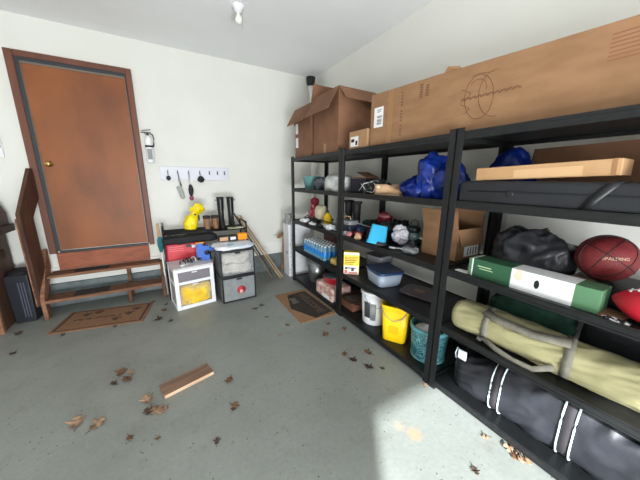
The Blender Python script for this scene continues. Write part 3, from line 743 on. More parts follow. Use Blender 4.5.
# plank on the floor
t = thing('scrap_plank', 'short piece of wood plank lying alone on the floor', 'plank', (-.005, 2.055, 0), .26)
build(MB().box(-.18, .18, -.07, .07, 0, .028), 'plank_body', mat('plank_top', (140, 110, 90), (108, 82, 66), scale=9, rough=.8, stretch=(.4, 4, 2)), t, bevel=.001)
build(MB().box(-.178, .178, -.0715, -.07, .002, .027), 'cut_edge', mat('plank_cut', (206, 176, 146), (186, 152, 122), scale=12, rough=.8, stretch=(.4, 2, 2)), t)

# dry leaves
def leaf_mesh(seed, s):
    rd = random.Random(seed); v = []; f = []
    n = 15; curl = rd.uniform(.2, .6); tw = rd.uniform(-.4, .4)
    P = []
    for side in (1, -1):
        for i in range(n):
            u = i / (n - 1); wd = .33 * math.sin(PI * u ** .8) * (1 + .55 * math.sin(u * 19 + side * rd.uniform(0, .6)))
            P.append((u, wd * side + .0))
    for i in range(n):
        u = i / (n - 1)
        for p in (P[i], (u, 0), P[n + i]):
            x, y = (p[0] - .5) * s, p[1] * s
            z = curl * (y * y) / s * 2.2 + .16 * s * (u - .5) ** 2 * 3 * (1 + tw) + .05 * s * math.sin(u * 7 + y * 30) + .004
            v.append((x, y, max(z, .0015)))
    for i in range(n - 1):
        for k in (0, 1): f.append((i * 3 + k, i * 3 + k + 1, i * 3 + 4 + k, i * 3 + 3 + k))
    return MB().add(v, f, None, True)
def leaf(x, y, s, label, m=None, rz=None, z=0):
    seed = int(x * 1000 + y * 77)
    rd = random.Random(seed)
    t = thing('dry_leaf', label, 'leaf', (x, y, z), rd.uniform(0, 6.3) if rz is None else rz, 'dry leaves scattered on the floor')
    build(leaf_mesh(seed, s), 'leaf_blade', m or rd.choice([leaf_m, leaf_m, leaf3_m]), t, solid=.0008)
    build(MB().tube([(s * .45, 0, .004), (s * .62, .01 * s, .006), (s * .75, .06 * s, .008)], .0012, 5), 'stem', leaf3_m, t)
    return t
LV_ = [
 (-.27, 1.99, .10, 'curled dry leaf touching the left end of the plank', leaf2_m), (-.215, 1.865, .10, 'pale dry leaf just below the left end of the plank', leaf2_m),
 (-.26, 1.87, .07, 'dark dry leaf in the clump left of the plank', leaf3_m), (-.17, 1.84, .08, 'pale curled leaf nearest the front of the plank clump', leaf2_m),
 (-.47, 2.42, .10, 'brown leaf of the pair up and left of the plank, farther one', leaf_m), (-.42, 2.31, .09, 'brown leaf of the pair up and left of the plank, nearer one', leaf_m), (-.40, 2.38, .06, 'small pale leaf between the two brown leaves left of the plank', leaf2_m), (-.50, 2.30, .06, 'small dark leaf left of the brown pair', leaf3_m),
 (-.66, 2.00, .11, 'pale dry leaf at the far lower left of the floor', leaf2_m), (-.54, 1.92, .10, 'long thin pale leaf with dark tip at lower left', leaf2_m),
 (.28, 1.90, .08, 'brown leaf right of the plank', leaf_m), (.26, 1.62, .075, 'reddish brown leaf in the middle foreground right of the plank', leaf_m),
 (-.35, 1.71, .05, 'small brown leaf below the plank clump', leaf_m), (-.20, 1.62, .035, 'tiny leaf fragment below the plank', leaf_m), (.11, 1.42, .05, 'small dark leaf in the middle foreground', leaf3_m),
 (.90, 3.00, .07, 'brown leaf on the floor in front of the drawer stack', leaf3_m), (.80, 2.96, .07, 'dark leaf in front of the drawer stack, left one', leaf3_m), (.86, 2.70, .05, 'small leaf between the drawers and the tan doormat', leaf_m),
 (1.0, 2.42, .06, 'brown leaf left of the near end of the tan doormat', leaf_m), (.86, 2.28, .04, 'tiny pale leaf in the middle of the floor', leaf2_m),
 (1.27, 2.06, .08, 'brown leaf just below the tan doormat', leaf_m), (1.40, 2.22, .06, 'brown leaf at the near corner of the tan doormat', leaf_m), (1.50, 2.05, .06, 'brown leaf against the foot of the shelves under the white bucket', leaf_m),
 (1.26, 1.71, .07, 'dry leaf on the floor in front of the yellow bucket, left one', leaf_m), (1.28, 1.61, .075, 'dry leaf on the floor in front of the yellow bucket, right one', leaf3_m), (1.46, 1.62, .08, 'dry leaf nearest to the shelves by the yellow bucket', leaf_m), (1.34, 1.47, .085, 'dark curled leaf in front of the teal bucket', leaf3_m), (1.43, 1.40, .04, 'small dark leaf by the teal bucket', leaf3_m),
 (1.585, 1.09, .045, 'small tan leaf at the foot of the shelf post near the teal bucket', leaf2_m),
 (1.56, .62, .05, 'small pale leaf against the shelf edge under the duffel bag', leaf2_m), (1.60, .50, .085, 'pale leaf in the clump by the near shelf edge, farther one', leaf2_m), (1.61, .43, .085, 'pale tan leaf in the clump by the near shelf edge, nearer one', leaf2_m), (1.585, .46, .06, 'brown leaf under the pale clump by the near shelf edge', leaf_m),
 (1.31, .545, .055, 'dark dry leaf in the bright patch at the bottom edge', leaf3_m),
 (-.22, 3.25, .09, 'brown leaf right of the coir doormat', leaf3_m), (-.16, 3.45, .08, 'brown leaf between the coir doormat and white drawers', leaf_m), (-.10, 3.14, .06, 'small leaf in front of the white drawers', leaf3_m), (-1.05, 3.36, .05, 'small leaf left of the near edge of the coir doormat', leaf3_m), (-.62, 3.3, .05, 'small dark leaf at the near edge of the coir doormat', leaf3_m),
 (-1.35, 3.2, .06, 'dark leaf on the floor below the black bin', leaf3_m), (-1.45, 3.62, .08, 'brown leaf beside the cabinet leg', leaf3_m),
 (-.29, 3.78, .07, 'leaf behind the coir doormat by the steps', leaf_m), (-.14, 3.62, .06, 'leaf between the steps and the white drawers', leaf3_m),
]
for x, y, s, lb_, m in LV_: leaf(x, y, s, lb_, m)

exec_items = True
# ---------------------------------------------------------------- second shelf (under the long carton)
z = S2 + .0005
t = thing('plastic_bucket', 'pale teal plastic tub at the far end of the second shelf', 'tub', (1.84, 3.42, z))
build(MB().lathe([(0, 0), (.085, 0), (.09, .005), (.125, .17), (.132, .172), (.132, .18), (.122, .18), (.085, .01), (0, .01)], 28), 'tub_body', teal_m, t)
b = MB()
for k in range(7):
    a = -PI + k * .35; b.prism([(-.012, 0), (0, .03), (.012, 0)], 0, .0012, 'z', Matrix.Translation((.098 * math.cos(a), .098 * math.sin(a), .03)) @ Matrix.Rotation(a + PI / 2, 4, 'Z') @ Matrix.Rotation(PI / 2, 4, 'X'))
build(b, 'leaf_print', mat('teal_dark', (66, 112, 114), rough=.5), t)
t = thing('fabric_bundle', 'dark grey bundle between the teal tub and white bag', 'bundle', (1.84, 3.12, z))
build(MB().blob((0, 0, .085), (.10, .14, .085), e=2.3, amp=.35, sc=9, seed=30, fold=.3, flat=0), 'bundle_body', mat('slate_fabric', (94, 98, 106), (66, 70, 78), scale=8, rough=.6, bump=.2), t)
t = thing('white_bag', 'white plastic bag bundle beside the teal tub on the second shelf', 'bag', (1.86, 2.74, z))
b = MB(); b.blob((0, 0, .085), (.12, .19, .09), e=4, amp=.15, sc=8, seed=31, vor=.5, flat=0, n=72, m=36)
build(b, 'bag_body', mat('white_bag_plastic', (226, 228, 226), (190, 192, 190), scale=8, rough=.4), t)
t, w, dp, h = carton('storage_box', 'small navy box with a folded cardboard lid on the second shelf', 'box', 1.80, 1.98, 2.17, 2.43, z + .0105, z + .15, mat('navy_card', (38, 38, 54), rough=.6))
b = MB().plate([(-w, -dp, h), (w, -dp, h), (w, dp, h + .002), (-w, dp, h + .002)], .012); b.plate([(-w, -dp, h + .012), (-w + .02, dp - .08, h + .07), (w, dp - .08, h + .07), (w, -dp, h + .012)], .006)
build(b, 'box_lid', card3_m, t)
t = thing('mesh_bag', 'black and white mesh bag beside the tan slippers', 'bag', (1.82, 2.02, z))
build(MB().blob((0, 0, .055), (.11, .14, .06), e=2.2, amp=.3, sc=10, seed=33, vs=1.5, vor=.8, flat=0, n=64, m=34), 'bag_body', mat('mesh_black', (24, 24, 26), (120, 122, 126), scale=26, rough=.6, lo=.52, hi=.62), t)
b = MB(); b.tube([(-.11, .14, .03), (-.125, .05, .10), (-.10, -.05, .12), (-.12, -.13, .07)], .004, 6); b.tube([(-.12, .10, .10), (-.13, .0, .03), (-.125, -.08, .02), (-.10, -.14, .09)], .004, 6)
build(b, 'cord', paper_m, t)
for i, (x, y, r, lb_) in enumerate(((1.725, 1.76, -1.15, 'tan slipper at the front of the second shelf, the tilted one'), (1.97, 1.80, -.5, 'tan slipper behind the tilted one beside the blue bag'))):
    t = thing('slipper', lb_, 'slipper', (x, y, z), r, 'pair of tan slippers')
    so = MB().prism([(.135 * math.cos(a), .042 * math.sin(a) * (1 + .15 * math.cos(a))) for a in [2 * PI * k / 28 for k in range(28)]], 0, .016, 'z')
    build(so, 'sole', mat('slipper_sole', (176, 150, 122), rough=.8), t, bevel=.004)
    v = []; f = []; n = 14; mm = 14
    for i2 in range(mm):
        u = i2 / (mm - 1); xx = -.13 + .26 * u; ww = .043 * math.sqrt(max(.02, 1 - (xx / .14) ** 2)) * (1 + .15 * xx / .135); hh = .03 + .055 * smoothstep(0, .6, 1 - u) if u < .62 else .03 + .055 * smoothstep(0, .6, 1 - u)
        for k in range(n):
            a = PI * k / (n - 1); v.append((xx, ww * math.cos(a), .014 + hh * max(0, math.sin(a)) ** .7))
    for i2 in range(mm - 1):
        for k in range(n - 1): f.append((i2 * n + k, i2 * n + k + 1, (i2 + 1) * n + k + 1, (i2 + 1) * n + k))
    up = MB().add(v, f, None, True); build(up, 'upper', tan_m, t, solid=.004)
    build(MB().blob((-.09, 0, .075), (.035, .034, .02), e=2, amp=.3, sc=30, seed=34 + i, n=20, m=10), 'fleece_cuff', cream_m, t)
t = thing('ruler', 'flat silver strip lying in front of the blue bag', 'strip', (1.665, 1.42, z), .03)
build(MB().box(-.02, .02, -.16, .16, 0, .005), 'strip_body', silver_m, t)
# blue bags
t = thing('blue_bag', 'crumpled bright blue plastic bag on the second shelf', 'bag', (1.84, 1.36, z))
b = MB(); b.blob((-.02, .03, .13), (.11, .12, .21), e=1.6, amp=.25, sc=8, seed=35, vs=1.1, vor=.42, flat=0, n=80, m=50); b.blob((.0, .15, .05), (.13, .20, .10), e=1.6, amp=.25, sc=8, seed=36, vs=1.1, vor=.45, flat=0, n=80, m=40); b.blob((.0, -.11, .10), (.12, .14, .14), e=1.9, amp=.25, sc=8, seed=37, vs=1.1, vor=.4, flat=0, n=80, m=40)
build(b, 'bag_body', bluebag_m, t)
t = thing('blue_bag', 'second crumpled blue bag behind the post above the long black case', 'bag', (2.065, .97, z))
build(MB().blob((0, 0, .14), (.095, .14, .20), e=1.7, amp=.3, sc=8, seed=38, vs=1.1, vor=.42, flat=0, n=80, m=44), 'bag_body', bluebag_m, t)
# long black case
t = thing('long_case', 'long black fabric case lying along the second shelf', 'case', (1.80, .46, z), 0)
b = MB(); b.box(-.165, .165, -.59, .59, 0, .135); build(b, 'case_body', mat('case_black', (32, 34, 38), (25, 26, 30), scale=6, rough=.6, bump=.2), t, bevel=.022, seg=4)
build(MB().tube([(-.163, .52, .075), (-.166, .2, .078), (-.165, -.2, .076), (-.163, -.5, .078)], .004, 6), 'zip', black_m, t)
build(MB().strap([(-.168, -.02, .002), (-.169, -.05, .06), (-.168, -.09, .115), (-.155, -.11, .137), (-.10, -.12, .139)], .035, .004, (0, 1, 0)), 'strap', black_m, t)
build(MB().blob((-.165, .29, .07), (.004, .02, .02), amp=.6, sc=60, seed=41, n=16, m=10), 'emblem', black_m, t)
# flat tan box on it
t, w, dp, h = carton('cardboard_box', 'flat light cardboard box lying on the long black case', 'box', 1.675, 1.86, .36, .965, z + .14, z + .212, mat('cardboard_pale', (182, 144, 104), (170, 132, 92), scale=5, rough=.8), .03)
t.rotation_euler = (-.045, 0, .03); t.location.z += .010
build(MB().box(-w - .0015, -w, -.18, .10, .005, .05), 'label', mat('label_tan', (196, 160, 118), rough=.7), t)
build(MB().box(-w - .0015, w + .0015, -dp + .015, -dp + .03, 0, h + .001), 'tape', tape_m, t)
t = thing('cardboard_sheet', 'large brown cardboard panel leaning at the back of the second shelf', 'cardboard', (2.06, .42, z))
build(MB().plate([(0, -.55, 0), (0, .45, 0), (.07, .45, .34), (.07, -.55, .36)], .02), 'panel', card3_m, t)
build(MB().plate([(-.004, -.55, .10), (-.004, .45, .10), (.0, .45, .115), (.0, -.55, .115)], .003), 'crease', ink2_m, t)

# ---------------------------------------------------------------- third shelf
z = S3 + .0005
t = thing('plush_toy', 'red and pink plush toy at the far end of the third shelf', 'toy', (1.88, 3.42, z), .3)
b = MB(); b.blob((0, 0, .10), (.08, .07, .10), amp=.3, sc=14, seed=50, flat=0); b.blob((0, 0, .20), (.055, .05, .06), amp=.2, sc=14, seed=51)
build(b, 'toy_body', mat('plush_pink', (186, 120, 128), (140, 40, 54), scale=22, rough=.9, lo=.45, hi=.55), t)
build(MB().blob((0, -.02, .285), (.06, .05, .055), amp=.3, sc=20, seed=52), 'hat', redcloth_m, t)
t = thing('cream_ball', 'cream coloured soft ball beside the plush toy', 'ball', (1.87, 3.20, z))
build(MB().blob((0, 0, .13), (.085, .085, .13), e=2.2, amp=.2, sc=12, seed=53, flat=0), 'ball_body', cream_m, t)
t = thing('spray_bottle', 'small yellow bottle in front of the cream ball', 'bottle', (1.86, 3.0, z))
build(MB().lathe([(0, 0), (.055, 0), (.058, .01), (.055, .12), (.03, .15), (.02, .165), (0, .165)], 20), 'bottle_body', yellow_m, t)
build(MB().cyl((0, 0, .165), (0, 0, .2), .018), 'cap', green_c if False else mat('dark_green', (38, 58, 44), rough=.5), t)
t = thing('power_strip', 'white power strip with black cable on the third shelf', 'power strip', (1.74, 2.86, z), .04)
build(MB().box(-.03, .03, -.12, .12, 0, .035), 'strip_body', paper_m, t, bevel=.006)
build(MB().tube([(0, .12, .02), (.0, .30, .03), (.02, .48, .015), (.0, .55, .07), (-.02, .42, .11), (-.01, .30, .06), (.02, .15, .08), (.04, -.05, .06), (.03, -.22, .05), (.0, -.32, .02)], .007, 8), 'cable', black_m, t)
cl = [(1.70, 3.36, 'white crumpled cloth in front of the plush toy', whitep_m, (.06, .09, .025)), (1.70, 2.66, 'white rag lying next to the power strip', whitep_m, (.05, .07, .035)), (1.84, 2.72, 'light grey rag behind the white rag', grey_m, (.05, .06, .07)), (1.68, 3.10, 'small white glove at the shelf edge', paper_m, (.035, .08, .018))]
for k, (x, y, lb_, m, s) in enumerate(cl):
    t = tag(build(MB().blob((0, 0, s[2]), s, amp=.5, sc=16, seed=60 + k, fold=.5, flat=0, n=36, m=18), 'crumpled_cloth', m), lb_, 'cloth', 'rags on the third shelf'); t.location = (x, y, z)
t = thing('tool_tray', 'black tray of small tools at the front of the third shelf', 'tray', (1.93, 3.02, z))
build(MB().box(-.0, .22, -.6, .5, 0, .012), 'tray', black_m, t)
for k, (x, y, lb_, s) in enumerate(((1.80, 3.20, 'black tangled scarf in front of the cream ball', (.05, .10, .035)), (1.67, 2.88, 'black glove beside the power strip at the shelf edge', (.025, .06, .022)), (1.90, 2.62, 'black hat at the back near the middle post', (.06, .07, .06)), (1.76, 3.42, 'black rag at the far end of the third shelf', (.05, .06, .03)))):
    t = tag(build(MB().blob((0, 0, s[2]), s, amp=.45, sc=15, seed=140 + k, fold=.4, flat=0, n=36, m=18), ('scarf', 'glove', 'hat', 'rag')[k], blackcloth_m), lb_, ('scarf', 'glove', 'hat', 'rag')[k]); t.location = (x, y, z)
# black shoes / boots
for k, (x, y, lb_) in enumerate(((1.99, 2.70, 'black boot on the third shelf, nearer the back wall'), (1.95, 2.49, 'black boot on the third shelf, beside the red toolbox'))):
    t = boot('winter_boot', lb_, x, y, z, .34, mat('boot_dark', (30, 30, 34), (18, 18, 20), scale=18, rough=.6), PI / 2 * -.9, 'pair of black boots')
    build(MB().prism([(math.cos(a) * .045, math.sin(a) * .06 * (1 if math.sin(a) > 0 else 2.75)) for a in [2 * PI * q / 24 for q in range(24)]], 0, .02, 'z'), 'sole', darkgrey_m, t)
    build(MB().lathe([(.048, .32), (.06, .325), (.06, .35), (.047, .352)], 20, ey=1.1), 'cuff', blackcloth_m, t)
t = thing('toolbox', 'grey and navy toolbox in front of the black boots', 'toolbox', (1.77, 2.42, z + .0105))
build(MB().box(-.07, .07, -.13, .13, 0, .10), 'box_body', mat('toolbox_navy', (36, 44, 60), rough=.5), t, bevel=.01)
build(MB().box(-.065, .065, -.12, .12, .10, .15), 'box_lid', grey_m, t, bevel=.012)
build(MB().tube([(0, -.06, .15), (0, -.05, .185), (0, .05, .185), (0, .06, .15)], .007), 'handle', tan_m, t)
misc = [
 ('toy_car', 'red toy car behind the cyan bin', 'toy', (1.93, 2.16, z), redcloth_m, (.06, .09, .045)),
 ('garden_glove', 'dark green garden glove among the toys behind the cyan bin', 'glove', (2.0, 2.33, z), greencloth_m, (.05, .08, .075)),
 ('work_glove', 'red work glove in front of the garden glove', 'glove', (1.75, 2.18, z), redcloth_m, (.045, .05, .03)),
 ('beanie', 'dark grey knitted hat behind the cyan bin', 'hat', (2.03, 2.04, z), darkgrey_m, (.07, .09, .085)),
 ('scarf', 'navy scarf heap beside the cyan bin', 'scarf', (1.85, 2.30, z), navy_m, (.05, .06, .05)),
 ('pink_pouch', 'small pink pouch at the shelf edge by the toolbox', 'pouch', (1.67, 2.25, z), pink_m, (.025, .04, .03)),
]
misc += [
 ('tool_pouch', 'black tool pouch between the boots and the toolbox', 'pouch', (1.88, 2.55, z), blackcloth_m, (.06, .07, .045)),
 ('baseball_cap', 'black cap on the shelf behind the cyan bin', 'hat', (2.02, 1.90, z), blackcloth_m, (.07, .08, .06)),
 ('black_glove', 'black glove in front of the toolbox at the shelf edge', 'glove', (1.66, 2.42, z), blackcloth_m, (.025, .06, .022)),
 ('brown_glove', 'brown glove at the shelf edge left of the cyan bin', 'glove', (1.67, 2.10, z), tan_m, (.025, .035, .03)),
 ('black_mitten', 'black mitten between the scarf and cyan bin', 'mitten', (1.80, 2.05, z), blackcloth_m, (.045, .05, .05)),
 ('grey_sock', 'light grey sock beside the strap tangle near the lantern', 'sock', (1.77, 1.555, z), grey_m, (.02, .035, .015)),
 ('white_rag', 'small white rag between the lantern and cardboard box', 'cloth', (1.80, 1.475, z), paper_m, (.025, .03, .018)),
 ('dark_scarf', 'black scarf piled behind the toolbox', 'scarf', (1.98, 2.22, z), blackcloth_m, (.06, .07, .085)),
 ('dark_jacket', 'black folded jacket at the back near the crumpled paper', 'jacket', (2.08, 1.93, z), blackcloth_m, (.07, .10, .10)),
 ('maroon_sock', 'maroon sock on top of the clutter right of the boots', 'sock', (1.90, 2.40, z), redcloth_m, (.03, .05, .03)),
 ('grey_mitten', 'grey mitten at the shelf edge in front of the toolbox', 'mitten', (1.66, 2.32, z), grey_m, (.02, .03, .03)),
 ('black_helmet', 'black lumpy bag behind the lantern', 'bag', (2.12, 1.80, z), blackcloth_m, (.05, .05, .06)),
]
for k, (nm, lb_, ct, lc, m, s) in enumerate(misc):
    t = tag(build(MB().blob((0, 0, s[2]), s, amp=.45, sc=14, seed=70 + k, fold=.35, flat=0, n=36, m=18), nm, m), lb_, ct); t.location = lc
t = thing('toy_figure', 'red and white toy standing at the back above the cyan bin', 'toy', (2.09, 2.17, z))
build(MB().blob((0, 0, .12), (.06, .10, .12), amp=.4, sc=14, seed=78, fold=.3, flat=0), 'toy_body', redcloth_m, t)
build(MB().blob((-.03, -.02, .215), (.04, .08, .02), amp=.4, sc=18, seed=79), 'white_stripe', pink_m, t)
t = thing('garden_pole', 'thin grey rod leaning over the toolbox', 'rod', (0, 0, 0))
build(MB().tube([(1.75, 2.50, z + .158), (1.86, 2.12, z + .11)], .007, 8), 'rod', grey_m, t); t.location = (0, 0, 0)
# cyan bin (tilted)
t = thing('cyan_bin', 'bright cyan plastic bin upside down on the third shelf', 'bin', (1.75, 1.87, z + .178))
t.rotation_euler = (PI - .12, .16, -.75)
b = MB(); k_ = .004; w0, w1, d0, d1, hh = .085, .105, .10, .125, .165
b.lathe([(0, 0), (.086, 0), (.104, hh), (.110, hh), (.110, hh + .008), (.10, hh + .008), (.082, .006), (0, .006)], 48, sq=9, ex=.85, ey=1.0)
build(b, 'bin_body', cyan_m, t)
t = tag(build(MB().blob((0, 0, .085), (.058, .066, .075), e=1.9, amp=.2, sc=10, seed=81, vs=1.5, vor=.8, flat=0, n=64, m=40), 'crumpled_paper', mat('crumpled_paper', (206, 202, 210), (170, 166, 176), scale=8, rough=.7)), 'crumpled pale paper ball between the cyan bin and the lantern', 'paper'); t.location = (1.90, 1.745, z)
t = thing('lantern', 'dark camping lantern next to the cardboard box', 'lantern', (1.99, 1.665, z))
build(MB().lathe([(0, 0), (.065, 0), (.068, .03), (.05, .045), (.05, .13), (.062, .14), (.06, .17), (.03, .19), (0, .19)], 24), 'lantern_body', mat('lantern_green', (26, 38, 38), rough=.3), t)
build(MB().lathe([(.044, .05), (.052, .06), (.052, .12), (.044, .13)], 24), 'globe', mat('smoky_glass', (90, 106, 104), rough=.1), t)
build(MB().tube([(-.06, 0, .15), (-.05, 0, .22), (0, 0, .245), (.05, 0, .22), (.06, 0, .15)], .004), 'bail', black_m, t)
t = thing('hand_tools', 'pair of silver pliers lying at the front edge of the third shelf', 'pliers', (1.72, 1.62, z), .4)
build(MB().tube([(0, -.09, .012), (.015, -.02, .012), (-.005, .03, .012), (-.004, .06, .012)], .008), 'handle', paper_m, t)
build(MB().tube([(.03, -.09, .012), (.0, -.02, .014), (.01, .03, .012), (.006, .06, .012)], .008), 'handle', silver_m, t)
for k, (x, y, lb_, m) in enumerate(((1.84, 1.56, 'dark grey tangle of straps beside the pliers', darkgrey_m), (1.74, 1.47, 'small grey hose coupling near the cardboard box', grey_m), (1.69, 1.80, 'flat dark grey cloth under the cyan bin edge', darkgrey_m))):
    t = tag(build(MB().blob((0, 0, .02), (.05, .07, .022), amp=.6, sc=20, seed=90 + k, fold=.4, flat=0, n=32, m=14), ('strap_tangle', 'hose_coupling', 'cloth')[k], m), lb_, ('strap', 'coupling', 'cloth')[k]); t.location = (x, y, z)
# cardboard box on third shelf
t, w, dp, h = open_carton('cardboard_box', 'open cardboard box with a printed label on the third shelf behind the post', 1.86, 2.18, 1.15, 1.46, z, z + .24, card_m, {'-y': (.13, 2.9), '+x': (.13, -.1), '-x': (.15, .25), '+y': (.12, .1)})
build(MB().box(-.06, .13, -dp - .0045, -dp - .003, .02, .10), 'shipping_label', paper_m, t)
b = MB()
for k in range(4): b.box(-.02 + k * .036, -.005 + k * .036, -dp - .0055, -dp - .0045, .03, .09)
build(b, 'label_print', mat('label_ink', (120, 116, 118), rough=.7), t)
# grey bag
t = thing('crumpled_bag', 'crumpled charcoal bag between the cardboard box and basketball', 'bag', (2.02, .73, z))
b = MB(); b.blob((0, 0, .14), (.12, .20, .14), e=2.5, amp=.2, sc=5, seed=95, vs=1.6, vor=.5, flat=0, n=90, m=50); build(b, 'bag_body', mat('charcoal_plastic', (54, 55, 60), (38, 39, 43), scale=7, rough=.4, bump=.3), t)
# green white long box
t = thing('green_box', 'long green and white product box at the front of the third shelf', 'box', (1.74, .628, z), .0)
w, dp, h = .065, .31, .115
build(MB().box(-w, w, -dp, dp, 0, h), 'box_body', greenbox_m, t, bevel=.002)
build(MB().box(-w - .001, w + .001, -.215, .06, -.0, h + .001), 'white_sleeve', paper_m, t)
build(MB().box(-w - .001, w + .001, .065, dp - .03, .0, h + .001), 'dark_panel', greendk_m, t)
build(MB().box(-w - .0015, w + .0015, dp - .03, dp - .022, 0, h + .0015), 'white_stripe', paper_m, t)
build(MB().prism([(-.065 + .012 * math.cos(a), .06 + .024 * math.sin(a)) for a in [2 * PI * k / 24 for k in range(24)]], -w - .0025, -w - .001, 'x'), 'carry_slot', black_m, t)
b = MB(); b.box(-w - .002, -w - .001, .17, .25, .072, .078).box(-w - .002, -w - .001, .16, .24, .058, .062)
build(b, 'print_line', mat('pale_green', (180, 204, 160), rough=.6), t)
build(MB().plate([(-w - .0015, .0, .07), (-w - .0015, .02, .05), (-w - .0015, .05, .065), (-w - .0015, .04, .115), (-w - .0015, .01, .12)], .0008), 'torn_patch', mat('torn_card', (214, 196, 176), rough=.8), t)
b = MB(); b.plate([(-w, dp, .0), (-w + .0, dp + .09, .004), (-w + .04, dp + .09, .004), (w - .06, dp, .0)], .003); build(b, 'flap', paper_m, t)
b = MB(); b.plate([(-w, -dp, .003), (w, -dp, .003), (w - .01, -dp - .09, .003), (-w - .0, -dp - .07, .003)], .003); build(b, 'flap', card3_m, t)
# dark low box under the ball, basketball, football
t, w, dp, h = carton('storage_box', 'low black box under the basketball', 'box', 1.86, 2.15, .10, .50, z, z + .09, mat('black_box', (26, 26, 28), rough=.6))
build(MB().plate([(-w, dp - .10, h + .001), (-w + .07, dp - .10, h + .001), (-w + .07, dp, h + .001), (-w, dp, h + .001)], .001), 'label', mat('label_brown', (120, 92, 72), rough=.7), t)
R_ = .121; t = thing('basketball', 'dark red basketball on the third shelf', 'basketball', (1.97, .395, z + .091), 0)
bm_ = mat('basketball_leather', (128, 44, 46), (112, 36, 40), scale=14, rough=.55, bump=.35, bscale=160)
build(MB().lathe([(R_ * math.sin(PI * k / 32) if 0 < k < 32 else 0, R_ - R_ * math.cos(PI * k / 32)) for k in range(33)], 48), 'ball', bm_, t)
se = MB(); cc = Vector((0, 0, R_))
Rm = Euler((.5, .35, .2)).to_matrix()
def circ(fn): return [cc + Rm @ (Vector(fn(2 * PI * k / 72)).normalized() * (R_ + .0002)) for k in range(72)]
se.tube(circ(lambda a: (math.cos(a), math.sin(a), 0)), .0022, 6, True); se.tube(circ(lambda a: (math.cos(a), 0, math.sin(a))), .0022, 6, True)
for s in (-1, 1): se.tube(circ(lambda a: (s * (.35 + .45 * math.cos(a) ** 2), math.cos(a) * .9, math.sin(a) * .75)), .0022, 6, True)
build(se, 'seam', black_m, t)
def wrap_text(txt, size, cdir, updir, rad):
    vs, fs = text_mesh(txt, size, 0.0004); cdir = Vector(cdir).normalized(); r = Vector(updir).cross(cdir).normalized(); u = cdir.cross(r)
    out = []
    for x, y, zz in vs:
        d_ = (cdir * math.cos(x / rad) + r * math.sin(x / rad)); d_ = (d_ * math.cos(y / rad) + u * math.sin(y / rad)).normalized()
        out.append(cc + d_ * (rad + .0006 + zz))
    return out, fs
o_, f_ = wrap_text('SPALDING', .021, (-.93, -.50, .20), (0, .12, 1), R_); build(MB().add(o_, f_), 'lettering', mat('ball_print', (196, 178, 150), rough=.5), t)
t = thing('football', 'red football with white laces at the right edge of the third shelf', 'football', (1.735, .165, z + .0))
Mf = Matrix.Translation((0, 0, .082)) @ Matrix.Rotation(-.12, 4, 'Z') @ Matrix.Rotation(PI / 2, 4, 'X')
pf = [(0, -.14)] + [(.081 * (max(0, 1 - (zz / .14) ** 2)) ** .8, zz) for zz in [-.14 + .28 * k / 24 for k in range(1, 24)]] + [(0, .14)]
build(MB().lathe(pf, 32, Mf), 'ball', mat('football_red', (196, 36, 52), (176, 28, 44), scale=12, rough=.45, bump=.2, bscale=150), t)
b = MB()
for k in range(8):
    yy = .08 - k * .022; rr = .081 * (1 - (yy / .14) ** 2) ** .8
    b.box(-.016, .016, -.003, .003, rr - .001, rr + .003, Matrix.Translation((-.0, yy, .082)) @ Matrix.Rotation(-.2, 4, 'Y'))
b.tube([Matrix.Translation((0, 0, .082)) @ Matrix.Rotation(-.2, 4, 'Y') @ Vector((0, .09 - k * .01, .081 * (1 - ((.09 - k * .01) / .14) ** 2) ** .8 + .001)) for k in range(18)], .0022, 6)
build(b, 'lacing', paper_m, t)
t = thing('bicycle_lock', 'black and white patterned cord coiled near the football', 'cord', (1.655, .255, z))
build(MB().tube([(.0 + .016 * math.cos(a), .04 * math.sin(a), .007 + .003 * (k % 2)) for k, a in enumerate([2 * PI * q / 20 for q in range(20)])], .006, 8, True), 'cord', mat('cord_pattern', (190, 186, 186), (24, 24, 28), scale=60, rough=.6, lo=.45, hi=.5), t)

# ---------------------------------------------------------------- fourth shelf
z = S4 + .0005
water_m = mat('water_plastic', (140, 186, 214), rough=.1, alpha=.55, spec=.7)
blab_m = mat('blue_label', (40, 140, 214), (28, 110, 190), scale=20, rough=.35)
def make_bottle(lc):
    t = thing('water_bottle', 'small water bottle with a blue label in the pack on the fourth shelf', 'bottle', lc, 0, 'bottled water on the fourth shelf')
    a = build(MB().lathe([(0, 0), (.028, 0), (.031, .006), (.031, .11), (.029, .125), (.013, .165), (.013, .175), (0, .175)], 14), 'bottle_body', water_m, t)
    b_ = build(MB().lathe([(.0318, .045), (.0322, .046), (.0322, .112), (.0318, .113)], 14), 'label_band', blab_m, t)
    c = build(MB().cyl((0, 0, .172), (0, 0, .190), .0145, n=12), 'cap', paper_m, t)
    return t
first = None
for j in range(9):
    for i in range(4):
        lc = (1.70 + i * .0675, 3.34 - j * .0675, z)
        if first is None: first = make_bottle(lc); kids = list(first.children)
        else:
            r = first.copy(); COL.objects.link(r); r.location = lc
            for ch in kids: c = ch.copy(); COL.objects.link(c); c.parent = r
t, w, dp, h = carton('cardboard_box', 'small dark brown box behind the water bottles', 'box', 2.02, 2.17, 3.10, 3.36, z, z + .30, mat('maroon_card', (96, 62, 58), rough=.7))
t = thing('snack_bag', 'yellow and red snack bag beside the water bottles', 'bag', (1.76, 2.58, z), .2)
build(MB().blob((0, 0, .04), (.08, .10, .045), amp=.3, sc=12, seed=101, fold=.3, flat=0), 'bag_body', mat('snack_yellow', (206, 176, 96), (150, 120, 70), scale=14, rough=.5), t)
build(MB().blob((-.01, -.05, .085), (.06, .035, .02), amp=.4, sc=16, seed=102), 'red_panel', mat('snack_red', (176, 46, 36), rough=.5), t)
